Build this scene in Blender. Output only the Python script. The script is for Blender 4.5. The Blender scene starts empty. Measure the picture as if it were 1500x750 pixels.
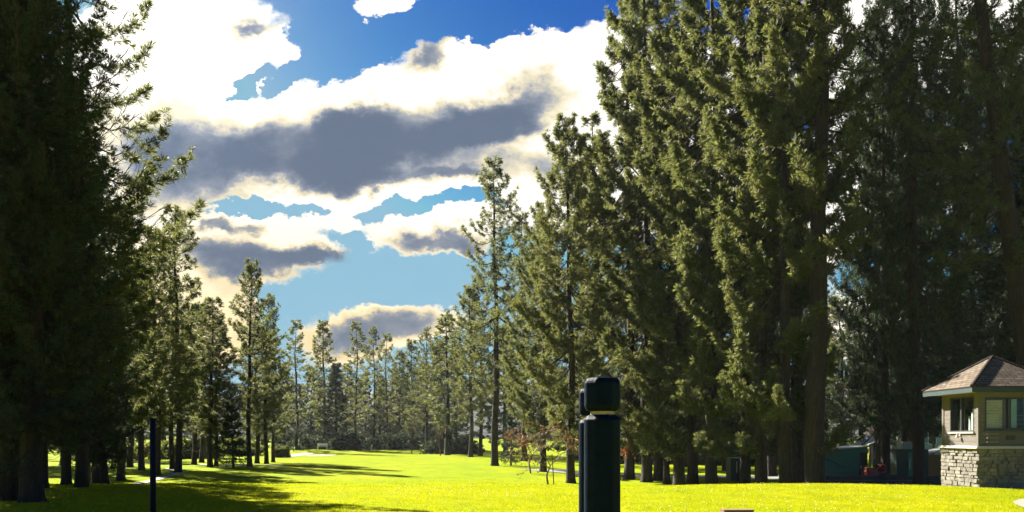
import bpy, math, random
import numpy as np
from mathutils import Vector, Matrix

SC = bpy.context.scene
COL = SC.collection
PI = math.pi
EYE = 1.6
F = 1200.0            # focal length of the photograph in its pixels
HZ = 640.0            # its horizon row
SUN_AZ, SUN_EL = -41.0, 36.0
EXPO = 2.3

# ------------------------------------------------------------------ helpers
def sstep(a, b, x):
    t = np.clip((x - a) / (b - a), 0, 1)
    return t * t * (3 - 2 * t)

def vnoise(x, y, seed=0):
    """cheap smooth value noise from sines"""
    r = np.random.RandomState(seed)
    out = 0
    for k in range(5):
        a, b, c = r.uniform(-1, 1, 3)
        out = out + np.sin(x * a * 1.7 + y * b * 1.7 + c * 9)
    return out / 5

def height(x, y):
    x = np.asarray(x, float); y = np.asarray(y, float)
    right = sstep(-2, 8, x)
    # teeing ground: level out to a crest, then a bank down to the fairway
    a = 25.5 - 1.0 * np.exp(-((x - 20) / 6.0) ** 2); b = 44 - 9 * right
    drop = sstep(a, b, y)
    h = -(0.86 + 0.25 * right) * drop
    h = h + 0.13 * np.exp(-((x - 9.5) / 4.5) ** 2 - ((y - 25.5) / 4.0) ** 2)
    h = h + 0.05 * vnoise(x * 0.12, y * 0.12, 3) * sstep(30, 60, y) + 0.012 * vnoise(x * .7, y * .7, 5)
    # green complex and bunker mounds at the far end
    h = h + 0.55 * np.exp(-((x + 33) / 9) ** 2 - ((y - 126) / 5) ** 2)
    h = h + 0.35 * np.exp(-((x + 14) / 16) ** 2 - ((y - 138) / 9) ** 2)
    h = h - 1.8 * sstep(146, 190, y)
    h = h + 8 * sstep(260, 640, np.hypot(x, y))
    return h

def H(x, y):
    return float(height(x, y))

def at(px, d):
    return (px - 750) / F * d, d

def link(o):
    COL.objects.link(o)
    return o

def mesh_obj(name, verts, faces, mat=None, parent=None, smooth=False):
    """faces: list of int arrays (n,k)"""
    me = bpy.data.meshes.new(name)
    verts = np.asarray(verts, np.float32)
    me.vertices.add(len(verts))
    me.vertices.foreach_set('co', verts.ravel())
    loops = np.concatenate([np.asarray(f, np.int32).ravel() for f in faces])
    tot = np.concatenate([np.full(len(f), np.asarray(f).shape[1], np.int32) for f in faces])
    start = np.concatenate([[0], np.cumsum(tot)[:-1]]).astype(np.int32)
    me.loops.add(len(loops)); me.loops.foreach_set('vertex_index', loops)
    me.polygons.add(len(tot)); me.polygons.foreach_set('loop_start', start)
    me.polygons.foreach_set('use_smooth', np.full(len(tot), bool(smooth)))
    me.update(calc_edges=True)
    if mat: me.materials.append(mat)
    o = bpy.data.objects.new(name, me)
    link(o)
    if parent: o.parent = parent
    return o

class MB:
    """collects boxes, prisms and tubes into ONE mesh"""
    def __init__(s): s.v = []; s.q = []; s.t = []; s.n = 0; s.poly = []
    def add(s, v, q=None, t=None):
        v = np.asarray(v, float)
        if q is not None and len(q): s.q.append(np.asarray(q) + s.n)
        if t is not None and len(t): s.t.append(np.asarray(t) + s.n)
        s.v.append(v); s.n += len(v)
    def box(s, c, d, rz=0.0, taper=1.0, jitter=0, rng=None):
        x, y, z = [k / 2 for k in d]
        v = np.array([[-x,-y,-z],[x,-y,-z],[x,y,-z],[-x,y,-z],[-x*taper,-y*taper,z],[x*taper,-y*taper,z],[x*taper,y*taper,z],[-x*taper,y*taper,z]])
        if jitter: v += rng.uniform(-jitter, jitter, v.shape)
        cr, sr = math.cos(rz), math.sin(rz)
        v = np.stack([v[:,0]*cr - v[:,1]*sr, v[:,0]*sr + v[:,1]*cr, v[:,2]], 1) + np.array(c)
        s.add(v, [[0,3,2,1],[4,5,6,7],[0,1,5,4],[1,2,6,5],[2,3,7,6],[3,0,4,7]])
    def b2(s, lo, hi):
        lo = np.array(lo); hi = np.array(hi); s.box((lo+hi)/2, hi-lo)
    def tube(s, pts, rad, n=6, cap=True):
        v, q = tube(pts, rad, n)
        t = []
        if cap:
            v = np.vstack([v, [pts[-1]], [pts[0]]]); m = len(pts)
            t = [[(m-1)*n+k, (m-1)*n+(k+1)%n, m*n] for k in range(n)] + [[(k+1)%n, k, m*n+1] for k in range(n)]
        s.add(v, q, t)
    def lathe(s, prof, c=(0,0,0), n=24, rot=0):
        """prof: list of (r,z)"""
        a = np.arange(n) * 2*PI/n + rot
        v = np.concatenate([np.stack([r*np.cos(a), r*np.sin(a), np.full(n, z)], 1) for r, z in prof]) + np.array(c)
        q = [[i*n+k, i*n+(k+1)%n, (i+1)*n+(k+1)%n, (i+1)*n+k] for i in range(len(prof)-1) for k in range(n)]
        s.add(v, q)
    def build(s, name, mat, parent=None, smooth=False, bevel=0):
        fs = []
        if s.q: fs.append(np.concatenate(s.q))
        if s.t: fs.append(np.concatenate(s.t))
        o = mesh_obj(name, np.concatenate(s.v), fs, mat, parent, smooth)
        if bevel:
            m = o.modifiers.new('bevel', 'BEVEL'); m.width = bevel; m.segments = 2; m.limit_method = 'ANGLE'
        return o

def tube(pts, rad, n=6):
    pts = np.asarray(pts, float); m = len(pts); rad = np.broadcast_to(rad, (m,))
    tan = np.gradient(pts, axis=0); tan /= np.linalg.norm(tan, axis=1)[:, None] + 1e-9
    ref = np.array([0, 0, 1.0]) if abs(tan[0, 2]) < .8 else np.array([1.0, 0, 0])
    a = np.cross(tan, ref); a /= np.linalg.norm(a, axis=1)[:, None] + 1e-9
    b = np.cross(tan, a)
    th = np.arange(n) * 2*PI/n
    v = pts[:, None] + rad[:, None, None]*(np.cos(th)[None, :, None]*a[:, None] + np.sin(th)[None, :, None]*b[:, None])
    i = np.arange(m-1)[:, None]*n; k = np.arange(n)[None]; k2 = (k+1) % n
    q = np.stack([i+k, i+k2, i+n+k2, i+n+k], -1).reshape(-1, 4)
    return v.reshape(-1, 3), q

def tag(o, label=None, cat=None, group=None, kind=None):
    if label: o['label'] = label
    if cat: o['category'] = cat
    if group: o['group'] = group
    if kind: o['kind'] = kind
    return o

def empty(name, loc=(0,0,0), rz=0.0):
    o = bpy.data.objects.new(name, None); link(o)
    o.location = loc; o.rotation_euler = (0, 0, rz)
    o.empty_display_size = .3
    return o

# ------------------------------------------------------------------ materials
def new_mat(name):
    m = bpy.data.materials.new(name); m.use_nodes = True
    nt = m.node_tree; nt.nodes.clear()
    out = nt.nodes.new('ShaderNodeOutputMaterial')
    return m, nt, out

def N(nt, t, **kw):
    n = nt.nodes.new(t)
    for k, v in kw.items():
        if k.startswith('i_'):
            key = k[2:]
            key = int(key) if key.isdigit() else key.replace('_', ' ')
            n.inputs[key].default_value = v
        else: setattr(n, k, v)
    return n

def ramp(nt, fac, stops, interp='LINEAR'):
    r = nt.nodes.new('ShaderNodeValToRGB'); r.color_ramp.interpolation = interp
    e = r.color_ramp.elements
    while len(e) < len(stops): e.new(.5)
    for k, (p, c) in enumerate(stops):
        e[k].position = p; e[k].color = (c[0], c[1], c[2], 1)
    nt.links.new(fac, r.inputs[0])
    return r.outputs[0]

def simple(name, col, rough=.6, var=.25, scale=8., bump=.0, metal=0., stretch=(1,1,1), spec=.5, bscale=None, coord='Object'):
    """paint / plaster / timber: base colour broken up by noise, with optional bump"""
    m, nt, out = new_mat(name)
    tc = N(nt, 'ShaderNodeTexCoord'); mp = N(nt, 'ShaderNodeMapping'); mp.inputs['Scale'].default_value = stretch
    nt.links.new(tc.outputs[coord], mp.inputs[0])
    nz = N(nt, 'ShaderNodeTexNoise', i_Scale=scale, i_Detail=6., i_Roughness=.65)
    nt.links.new(mp.outputs[0], nz.inputs['Vector'])
    c0 = [max(0, k*(1-var)) for k in col]; c1 = [k*(1+var) for k in col]
    cc = ramp(nt, nz.outputs[0], [(.3, c0), (.7, c1)])
    p = N(nt, 'ShaderNodeBsdfPrincipled', i_Roughness=rough, i_Metallic=metal)
    p.inputs['Specular IOR Level'].default_value = spec
    nt.links.new(cc, p.inputs['Base Color'])
    if bump:
        nb = N(nt, 'ShaderNodeTexNoise', i_Scale=bscale or scale*3, i_Detail=5.)
        nt.links.new(mp.outputs[0], nb.inputs['Vector'])
        b = N(nt, 'ShaderNodeBump', i_Strength=bump, i_Distance=.02)
        nt.links.new(nb.outputs[0], b.inputs['Height']); nt.links.new(b.outputs[0], p.inputs['Normal'])
    nt.links.new(p.outputs[0], out.inputs[0])
    return m

def needle_mat(name, stops, trans=(.16, .17, .03), tw=.4, rough=.55):
    m, nt, out = new_mat(name)
    g = N(nt, 'ShaderNodeNewGeometry')
    oi = N(nt, 'ShaderNodeObjectInfo')
    ad = N(nt, 'ShaderNodeMath', operation='MULTIPLY_ADD', i_1=.6)
    ml = N(nt, 'ShaderNodeMath', operation='MULTIPLY', i_1=.4)
    nt.links.new(oi.outputs['Random'], ml.inputs[0])
    nt.links.new(g.outputs['Random Per Island'], ad.inputs[0]); nt.links.new(ml.outputs[0], ad.inputs[2])
    c = ramp(nt, ad.outputs[0], stops)
    p = N(nt, 'ShaderNodeBsdfPrincipled', i_Roughness=rough)
    p.inputs['Specular IOR Level'].default_value = .14
    nt.links.new(c, p.inputs['Base Color'])
    t = N(nt, 'ShaderNodeBsdfTranslucent')
    mixc = N(nt, 'ShaderNodeMix', data_type='RGBA', blend_type='MIX')
    mixc.inputs[0].default_value = .6
    nt.links.new(c, mixc.inputs[6]); mixc.inputs[7].default_value = (*trans, 1)
    nt.links.new(mixc.outputs[2], t.inputs[0])
    mx = N(nt, 'ShaderNodeMixShader'); mx.inputs[0].default_value = tw
    nt.links.new(p.outputs[0], mx.inputs[1]); nt.links.new(t.outputs[0], mx.inputs[2])
    nt.links.new(mx.outputs[0], out.inputs[0])
    return m

M = {}
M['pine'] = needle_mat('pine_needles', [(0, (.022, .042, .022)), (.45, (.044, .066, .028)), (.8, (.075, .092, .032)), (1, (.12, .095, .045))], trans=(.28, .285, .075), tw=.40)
M['dense'] = needle_mat('dense_shaded_needles', [(0, (.020, .038, .024)), (.6, (.034, .054, .030)), (1, (.060, .070, .038))], trans=(.08, .11, .04), tw=.28)  # darker needle tone; on the right-hand pines it stands in for shade
M['fir'] = needle_mat('fir_needles', [(0, (.018, .035, .028)), (.7, (.028, .05, .034)), (1, (.045, .06, .035))], trans=(.05, .08, .03), tw=.25)
M['dead'] = needle_mat('dead_needles', [(0, (.30, .08, .025)), (1, (.42, .15, .05))], trans=(.4, .15, .05))
M['leaf'] = needle_mat('shrub_leaves', [(0, (.05, .075, .02)), (.6, (.08, .10, .03)), (1, (.13, .12, .04))], trans=(.2, .22, .04))
M['redleaf'] = needle_mat('withered_leaves', [(0, (.10, .05, .03)), (.6, (.16, .08, .045)), (1, (.22, .13, .06))], trans=(.3, .16, .07))
M['twig'] = simple('grey_twigs', (.13, .10, .085), .8, .3, 6)
M['redtwig'] = simple('reddish_twigs', (.16, .085, .065), .8, .3, 6)

def bark():
    m, nt, out = new_mat('pine_bark')
    tc = N(nt, 'ShaderNodeTexCoord'); mp = N(nt, 'ShaderNodeMapping'); mp.inputs['Scale'].default_value = (1, 1, .13)
    nt.links.new(tc.outputs['Object'], mp.inputs[0])
    v = N(nt, 'ShaderNodeTexVoronoi', feature='DISTANCE_TO_EDGE', i_Scale=15.)
    nz = N(nt, 'ShaderNodeTexNoise', i_Scale=5., i_Detail=7., i_Roughness=.7)
    ds = N(nt, 'ShaderNodeVectorMath', operation='MULTIPLY_ADD'); ds.inputs[1].default_value = (.4,)*3
    nt.links.new(mp.outputs[0], nz.inputs['Vector']); nt.links.new(nz.outputs['Color'], ds.inputs[0]); nt.links.new(mp.outputs[0], ds.inputs[2])
    nt.links.new(ds.outputs[0], v.inputs['Vector'])
    c = ramp(nt, nz.outputs[0], [(.25, (.028, .023, .020)), (.55, (.062, .047, .038)), (.8, (.105, .080, .064))])
    cr = ramp(nt, v.outputs['Distance'], [(0, (.3, .28, .26)), (.25, (1, 1, 1))])
    mu = N(nt, 'ShaderNodeMix', data_type='RGBA', blend_type='MULTIPLY'); mu.inputs[0].default_value = .8
    nt.links.new(c, mu.inputs[6]); nt.links.new(cr, mu.inputs[7])
    p = N(nt, 'ShaderNodeBsdfPrincipled', i_Roughness=.85); p.inputs['Specular IOR Level'].default_value = .25
    nt.links.new(mu.outputs[2], p.inputs['Base Color'])
    b = N(nt, 'ShaderNodeBump', i_Strength=.9, i_Distance=.03)
    nt.links.new(cr, b.inputs['Height']); nt.links.new(b.outputs[0], p.inputs['Normal'])
    nt.links.new(p.outputs[0], out.inputs[0])
    return m
M['bark'] = bark()

def ground_mat():
    m, nt, out = new_mat('turf')
    tc = N(nt, 'ShaderNodeTexCoord')
    big = N(nt, 'ShaderNodeTexNoise', i_Scale=.16, i_Detail=4.); mid = N(nt, 'ShaderNodeTexNoise', i_Scale=1.3, i_Detail=6., i_Roughness=.7)
    fine = N(nt, 'ShaderNodeTexNoise', i_Scale=22., i_Detail=6., i_Roughness=.8)
    for n in (big, mid, fine): nt.links.new(tc.outputs['Object'], n.inputs['Vector'])
    c1 = ramp(nt, mid.outputs[0], [(.3, (.19, .21, .002)), (.52, (.27, .265, .002)), (.72, (.33, .30, .003))])
    c2 = ramp(nt, fine.outputs[0], [(.32, (.55, .6, .5)), (.55, (1, 1, 1)), (.8, (1.25, 1.2, 1.2))])
    mu = N(nt, 'ShaderNodeMix', data_type='RGBA', blend_type='MULTIPLY'); mu.inputs[0].default_value = .85
    nt.links.new(c1, mu.inputs[6]); nt.links.new(c2, mu.inputs[7])
    c3 = ramp(nt, big.outputs[0], [(.35, (.80, .92, .8)), (.65, (1.1, 1.02, 1.0))])
    mu2 = N(nt, 'ShaderNodeMix', data_type='RGBA', blend_type='MULTIPLY'); mu2.inputs[0].default_value = .9
    nt.links.new(mu.outputs[2], mu2.inputs[6]); nt.links.new(c3, mu2.inputs[7])
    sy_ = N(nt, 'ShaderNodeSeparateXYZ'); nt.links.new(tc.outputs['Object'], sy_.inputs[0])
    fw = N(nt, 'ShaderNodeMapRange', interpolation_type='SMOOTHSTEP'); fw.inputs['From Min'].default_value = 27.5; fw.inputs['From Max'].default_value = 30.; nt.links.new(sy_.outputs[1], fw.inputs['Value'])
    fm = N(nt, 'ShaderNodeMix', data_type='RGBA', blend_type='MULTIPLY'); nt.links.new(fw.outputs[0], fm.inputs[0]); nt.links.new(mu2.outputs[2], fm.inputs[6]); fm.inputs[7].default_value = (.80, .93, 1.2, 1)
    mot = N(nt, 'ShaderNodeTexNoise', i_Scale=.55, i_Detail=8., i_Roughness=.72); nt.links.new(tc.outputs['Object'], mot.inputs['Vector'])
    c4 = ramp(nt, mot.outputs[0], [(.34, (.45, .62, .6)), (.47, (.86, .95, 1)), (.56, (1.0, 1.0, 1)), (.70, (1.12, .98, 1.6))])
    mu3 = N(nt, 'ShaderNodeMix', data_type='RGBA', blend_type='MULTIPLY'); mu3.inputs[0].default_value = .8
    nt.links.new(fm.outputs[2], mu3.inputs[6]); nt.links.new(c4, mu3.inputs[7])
    p = N(nt, 'ShaderNodeBsdfPrincipled', i_Roughness=.95); p.inputs['Specular IOR Level'].default_value = .02
    nt.links.new(mu3.outputs[2], p.inputs['Base Color'])
    b = N(nt, 'ShaderNodeBump', i_Strength=.5, i_Distance=.03)
    nt.links.new(fine.outputs[0], b.inputs['Height']); nt.links.new(b.outputs[0], p.inputs['Normal'])
    nt.links.new(p.outputs[0], out.inputs[0])
    return m
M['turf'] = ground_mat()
M['blade'] = needle_mat('grass_blades', [(0, (.18, .225, .002)), (.6, (.26, .29, .002)), (1, (.34, .34, .006))], trans=(.42, .45, .001), tw=.5, rough=.7)
M['litter'] = simple('needle_litter', (.115, .085, .045), .95, .45, 2.5, .5)
M['sand'] = simple('bunker_sand', (.22, .19, .155), .95, .15, 3, .3)
M['concrete'] = simple('path_concrete', (.20, .185, .165), .9, .18, 4, .3)
M['asphalt'] = simple('road_asphalt', (.16, .16, .165), .9, .2, 5, .3)
M['navy'] = simple('navy_paint', (.002, .007, .020), .5, .35, 14, .12, spec=.05)
M['tan'] = simple('tan_band', (.32, .25, .17), .7, .2, 20)
M['shedgreen'] = simple('green_paint', (.012, .17, .115), .6, .2, 3, .1, stretch=(4, 4, .5))
M['darkteal'] = simple('dark_teal_paint', (.007, .024, .028), .6, .25, 3)
M['metalroof'] = simple('pale_metal_roof', (.24, .28, .28), .45, .15, 6, metal=.2)
M['bluewall'] = simple('pale_blue_wall', (.30, .38, .42), .8, .15, 2)
M['white'] = simple('white_paint', (.75, .74, .70), .55, .06, 5)
M['cream'] = simple('cream_paint', (.45, .42, .35), .6, .1, 5)
M['wood'] = simple('tan_siding', (.098, .082, .066), .75, .28, 7, .25, stretch=(1, 1, 9))
M['brownwood'] = simple('brown_timber', (.16, .085, .03), .7, .3, 6, .25, stretch=(1, 6, 6))
M['pineboard'] = simple('interior_boards', (.50, .40, .24), .6, .25, 4, .1, stretch=(1, 1, 8))
M['stone'] = simple('rough_stone', (.155, .138, .115), .9, .5, 5.0, .8, bscale=28)
M['mortar'] = simple('mortar', (.13, .115, .095), .95, .2, 14, .3)
M['darkframe'] = simple('dark_frame', (.018, .018, .02), .5, .3, 10)
M['redpaint'] = simple('red_paint', (.32, .03, .025), .5, .2, 6)
M['rubber'] = simple('rubber', (.018, .018, .018), .85, .2, 8)
M['steel'] = simple('steel', (.45, .45, .44), .4, .15, 9, metal=.7)
M['hillmat'] = simple('wooded_hill', (.015, .026, .02), .95, .45, .05, .9, bscale=.25)

def shingles():
    m, nt, out = new_mat('roof_shingles')
    tc = N(nt, 'ShaderNodeTexCoord')
    br = N(nt, 'ShaderNodeTexBrick', i_Scale=1.0)
    br.offset = .5
    br.inputs['Brick Width'].default_value = .30; br.inputs['Row Height'].default_value = .13
    br.inputs['Mortar Size'].default_value = .012
    br.inputs['Color1'].default_value = (.155, .12, .09, 1); br.inputs['Color2'].default_value = (.085, .068, .054, 1); br.inputs['Mortar'].default_value = (.03, .022, .018, 1)
    nt.links.new(tc.outputs['UV'], br.inputs['Vector'])
    nz = N(nt, 'ShaderNodeTexNoise', i_Scale=9., i_Detail=6.); nt.links.new(tc.outputs['Object'], nz.inputs['Vector'])
    r = ramp(nt, nz.outputs[0], [(.3, (.7, .7, .7)), (.7, (1.25, 1.2, 1.1))])
    mu = N(nt, 'ShaderNodeMix', data_type='RGBA', blend_type='MULTIPLY'); mu.inputs[0].default_value = 1
    nt.links.new(br.outputs[0], mu.inputs[6]); nt.links.new(r, mu.inputs[7])
    p = N(nt, 'ShaderNodeBsdfPrincipled', i_Roughness=.9); p.inputs['Specular IOR Level'].default_value = .2
    nt.links.new(mu.outputs[2], p.inputs['Base Color'])
    b = N(nt, 'ShaderNodeBump', i_Strength=.6, i_Distance=.02); nt.links.new(br.outputs['Fac'], b.inputs['Height']); b.invert = True
    nt.links.new(b.outputs[0], p.inputs['Normal'])
    nt.links.new(p.outputs[0], out.inputs[0])
    return m
M['shingle'] = shingles()

def glass():
    m, nt, out = new_mat('window_glass')
    t = N(nt, 'ShaderNodeBsdfTransparent'); t.inputs[0].default_value = (.86, .90, .88, 1)
    g = N(nt, 'ShaderNodeBsdfGlossy', i_Roughness=.03)
    f = N(nt, 'ShaderNodeFresnel', i_IOR=1.5)
    mx = N(nt, 'ShaderNodeMixShader')
    ge = N(nt, 'ShaderNodeNewGeometry'); iv = N(nt, 'ShaderNodeMath', operation='SUBTRACT', i_0=1.); nt.links.new(ge.outputs['Backfacing'], iv.inputs[1])
    fm = N(nt, 'ShaderNodeMath', operation='MULTIPLY'); nt.links.new(f.outputs[0], fm.inputs[0]); nt.links.new(iv.outputs[0], fm.inputs[1])
    nt.links.new(fm.outputs[0], mx.inputs[0]); nt.links.new(t.outputs[0], mx.inputs[1]); nt.links.new(g.outputs[0], mx.inputs[2])
    nt.links.new(mx.outputs[0], out.inputs[0])
    return m
M['glass'] = glass()

# ------------------------------------------------------------------ tree generator
def unit(v):
    return v / (np.linalg.norm(v, axis=-1, keepdims=True) + 1e-9)

def tufts_mesh(P, D, S, nn, w, rng, spread=.75):
    """needle tufts: every tuft is one island of nn blades that share its centre"""
    n = len(P)
    dirs = unit(D[:, None] * .75 + rng.normal(0, spread, (n, nn, 3)))
    ln = S[:, None] * rng.uniform(.65, 1.1, (n, nn))
    tip = P[:, None] + dirs * ln[..., None]
    perp = unit(np.cross(dirs, rng.normal(0, 1, (n, nn, 3))))
    ww = (w * S)[:, None, None]
    mid = P[:, None] + dirs * (ln * .62)[..., None]
    a = mid + perp * ww; b = mid - perp * ww
    V = np.concatenate([P[:, None], np.stack([a, tip, b], 2).reshape(n, nn*3, 3)], 1)
    st = 1 + nn*3
    base = (np.arange(n) * st)[:, None]
    k = 1 + np.arange(nn)[None]*3
    f = np.stack([np.broadcast_to(base, (n, nn)), base+k, base+k+1, base+k+2], -1).reshape(-1, 4)
    return V.reshape(-1, 3), f

def make_conifer(seed, h, cb, r, nb, r0, twigs=10, tuft=.26, nn=12, w=.13, mat='pine', prof='round', droop=.12, sway=.25, dead=10, spacing=.30, lo=.22, gap=0.0, sides=10, whorl=.62, rise=.9, lv=(.42, 1.18), tip=1.4):
    """trunk (with limbs) + crown meshes of one pine; returns (trunk_mesh, crown_mesh)"""
    rng = np.random.RandomState(seed)
    mb = MB()
    zs = np.concatenate([[-.4, 0, .25, .8], np.linspace(2, h, 14)])
    ph = rng.uniform(0, 6, 4)
    def spine(z):
        z = np.asarray(z, float)
        return np.stack([sway*np.sin(z*.21+ph[0])*z/h + .04*np.sin(z*.9+ph[1]), sway*np.sin(z*.17+ph[2])*z/h + .04*np.sin(z*.8+ph[3]), z], -1)
    rad = r0 * np.clip(1 - zs/h, .02, 1)**.75
    rad[:4] *= [1.45, 1.32, 1.12, 1.03]
    mb.tube(spine(zs), rad, sides)
    P, D, S = [], [], []
    # dead stubs below the crown
    for k in range(dead):
        z = rng.uniform(min(1.6, cb*.5), cb+1); a = rng.uniform(0, 2*PI); L = rng.uniform(.3, 1.4)
        p0 = spine(z); d = np.array([math.cos(a), math.sin(a), rng.uniform(-.25, .2)])
        pts = [p0, p0+d*L*.5, p0+d*L+np.array([0, 0, -.1*L])]
        mb.tube(pts, [.02, .014, .006], 4, False)
    for i in range(nb):
        t = ((i + rng.uniform(0, 1)) / nb)
        t = t ** .92
        z = cb + (h - cb) * t * .985
        z = max(cb*.95, round(z/whorl)*whorl + rng.normal(0, .09))
        z = min(z, h*.985)
        if gap and rng.rand() < gap: continue
        a = i * 2.39996 + rng.uniform(-.5, .5)
        if prof == 'round': f = (.55 + .45*math.sin(min(1, t/.35)*PI/2)) * (1 - t**2.2)**.75
        elif prof == 'cone': f = (1 - t)**.85 * (.75 + .25*min(1, t/.12))
        else: f = (.72 + .28*math.sin(min(1, t/.5)*PI/2)) * (1 - t**3)**.8
        L = max(.35, r * f * rng.uniform(*lv))
        up = -droop*1.6 + (t**1.6) * rise + rng.uniform(-.14, .12)
        p0 = spine(z)
        hd = np.array([math.cos(a), math.sin(a), 0]); side = np.array([-math.sin(a), math.cos(a), 0])
        ss = np.linspace(0, 1, 6)
        bend = rng.uniform(-.18, .18)
        pts = p0 + L*(ss[:, None]*hd*(1-.12*ss[:, None]) + (up*ss + (droop*tip)*ss**2.4 - droop*.9*np.sin(ss*PI))[:, None]*np.array([0, 0, 1.]) + (bend*ss**2)[:, None]*side)
        mb.tube(pts, np.linspace(min(.055, .012+.011*L), .006, 6), 4, False)
        nt_ = max(3, int(twigs * (.35 + .65*L/r)))
        for j in range(nt_):
            s = lo + (1-lo) * (j + rng.uniform(.2, 1)) / nt_
            s = min(s, 1)
            x = s*5; i0 = min(4, int(x)); q = pts[i0] + (pts[i0+1]-pts[i0])*(x-i0)
            bd = unit(pts[i0+1]-pts[i0])
            sg = 1 if j % 2 else -1
            td = unit(bd*rng.uniform(.5, 1.0) + side*sg*rng.uniform(.35, 1.0)*(1.15-s) + np.array([0, 0, rng.uniform(-.28, .40)]))
            tl = (.16*L + .32) * rng.uniform(.5, 1.15) * (1.15 - .45*s)
            e = q + td*tl*.6 + np.array([0, 0, .0]); e2 = q + td*tl + np.array([0, 0, .12*tl])
            mb.tube([q, e, e2], [.010, .008, .004], 3, False)
            m_ = max(1, int(tl/spacing + .5))
            for k in range(m_):
                u = (k + 1) / m_
                pp = q + (e2-q)*u
                P.append(pp + rng.normal(0, .04, 3)); D.append(td + np.array([0, 0, .35])); S.append(tuft*rng.uniform(.7, 1.2))
        P.append(pts[-1]); D.append(hd + np.array([0, 0, .5])); S.append(tuft*1.1)
    # leader
    for k in range(6):
        P.append(spine(h - .35*k*.6)); D.append(np.array([rng.normal(0, .4), rng.normal(0, .4), 1.])); S.append(tuft)
    V, f = tufts_mesh(np.array(P), np.array(D), np.array(S), nn, w, rng)
    to = mb.build('trunk', M['bark'], None, True)
    co = mesh_obj('crown', V, [f], M[mat])
    tm, cm = to.data, co.data
    bpy.data.objects.remove(to); bpy.data.objects.remove(co)
    return tm, cm, len(P)

def make_bare(seed, h, spread, r0, mat, leaf=None, nl=0):
    """leafless broadleaf: forking limbs and fine twigs"""
    rng = np.random.RandomState(seed)
    mb = MB(); tw = MB(); P, D, S = [], [], []
    def grow(p, d, L, r, lev):
        mid = p + d*L*.5 + rng.normal(0, .04*L, 3); e = p + d*L + rng.normal(0, .05*L, 3)
        (mb if lev < 2 else tw).tube([p, mid, e], [r, r*.8, r*.6], 6 if lev < 1 else 3, False)
        if lev >= 5:
            P.append(e); D.append(d); S.append(.12)
            return
        n = 3 if lev < 4 else 3
        for k in range(n):
            q = p + (e-p)*rng.uniform(.45, 1.0) if k else e
            nd = unit(d*.75 + rng.normal(0, spread, 3) + np.array([0, 0, .22]))
            grow(q, nd, L*rng.uniform(.55, .82), max(.007, r*.55), lev+1)
    grow(np.array([0, 0, -.2]), unit(np.array([.03, .02, 1])), h*.33, r0, 0)
    to = mb.build('trunk', mat, None, True); co = tw.build('crown', mat, None)
    tm, cm = to.data, co.data
    bpy.data.objects.remove(to); bpy.data.objects.remove(co)
    lm = None
    if leaf:
        V, f = tufts_mesh(np.array(P), np.array(D), np.array(S), nl, .3, rng, 1.0)
        lo = mesh_obj('leaves', V, [f], leaf); lm = lo.data; bpy.data.objects.remove(lo)
    return tm, cm, lm

PROTO = {}
def proto(key, fn):
    PROTO[key] = fn
big = dict(cb=4.2, r0=.36, tuft=.25, nn=12, twigs=16)
PD = {
 'wallA': lambda: make_conifer(11, 28, 2.8, 3.2, 112, .27, lv=(.35, 1.35), twigs=36, tuft=.27, nn=21, w=.07, prof='col', droop=.32, whorl=1.0, rise=.22, tip=.75, lo=.42, spacing=.25),
 'wallB': lambda: make_conifer(12, 28, 3.4, 3.2, 104, .27, lv=(.35, 1.35), twigs=36, tuft=.27, nn=21, w=.07, prof='col', gap=.06, droop=.30, whorl=1.1, rise=.25, tip=.75, lo=.42, spacing=.25),
 'wallC': lambda: make_conifer(13, 30, 9, 3.4, 120, .36, twigs=17, tuft=.27, nn=21, w=.075, prof='col', gap=.1, dead=26),
 'broad': lambda: make_conifer(14, 19.5, 2.6, 3.4, 125, .24, twigs=30, tuft=.25, nn=21, w=.07, prof='round', lo=.32, spacing=.25, whorl=.8, rise=.6, droop=.22),
 'openA': lambda: make_conifer(21, 26, 6, 4.0, 110, .28, twigs=18, tuft=.30, nn=21, w=.07, prof='round', gap=.06, dead=14, whorl=.9, rise=.6, droop=.2),
 'openB': lambda: make_conifer(22, 18, 3.6, 2.0, 105, .20, twigs=14, tuft=.28, nn=18, w=.08, prof='col', gap=.06, dead=12),
 'openC': lambda: make_conifer(23, 17, 3.8, 2.4, 105, .21, twigs=14, tuft=.30, nn=18, w=.08, prof='round', gap=.05, dead=12),
 'hero': lambda: make_conifer(31, 23, 3.2, 3.5, 110, .22, twigs=18, tuft=.23, nn=28, w=.05, prof='col', gap=.05, droop=.30, lo=.4, spacing=.2, whorl=.8, rise=.2, tip=.8),
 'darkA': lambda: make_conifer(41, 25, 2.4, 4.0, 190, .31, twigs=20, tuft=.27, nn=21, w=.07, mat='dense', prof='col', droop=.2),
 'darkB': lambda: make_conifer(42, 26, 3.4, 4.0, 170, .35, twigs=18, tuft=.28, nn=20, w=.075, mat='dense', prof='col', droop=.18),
 'farA': lambda: make_conifer(51, 22, 4, 2.6, 95, .24, twigs=11, tuft=.42, nn=12, w=.12, prof='round', spacing=.42, sides=6),
 'farB': lambda: make_conifer(52, 22, 5, 2.1, 70, .20, twigs=10, tuft=.40, nn=12, w=.12, prof='col', spacing=.42, gap=.12, sides=6),
 'farC': lambda: make_conifer(53, 22, 1.6, 3.0, 120, .25, twigs=12, tuft=.45, nn=12, w=.13, mat='dense', prof='cone', spacing=.42, sides=6),
 'fir': lambda: make_conifer(61, 4.8, .55, 1.35, 80, .09, twigs=9, tuft=.20, nn=12, w=.12, mat='fir', prof='cone', droop=.1, dead=0, sway=.04, spacing=.22, lo=.15, sides=6),
}
def get(key):
    if key not in PROTO: PROTO[key] = PD[key]()
    return PROTO[key]
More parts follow.
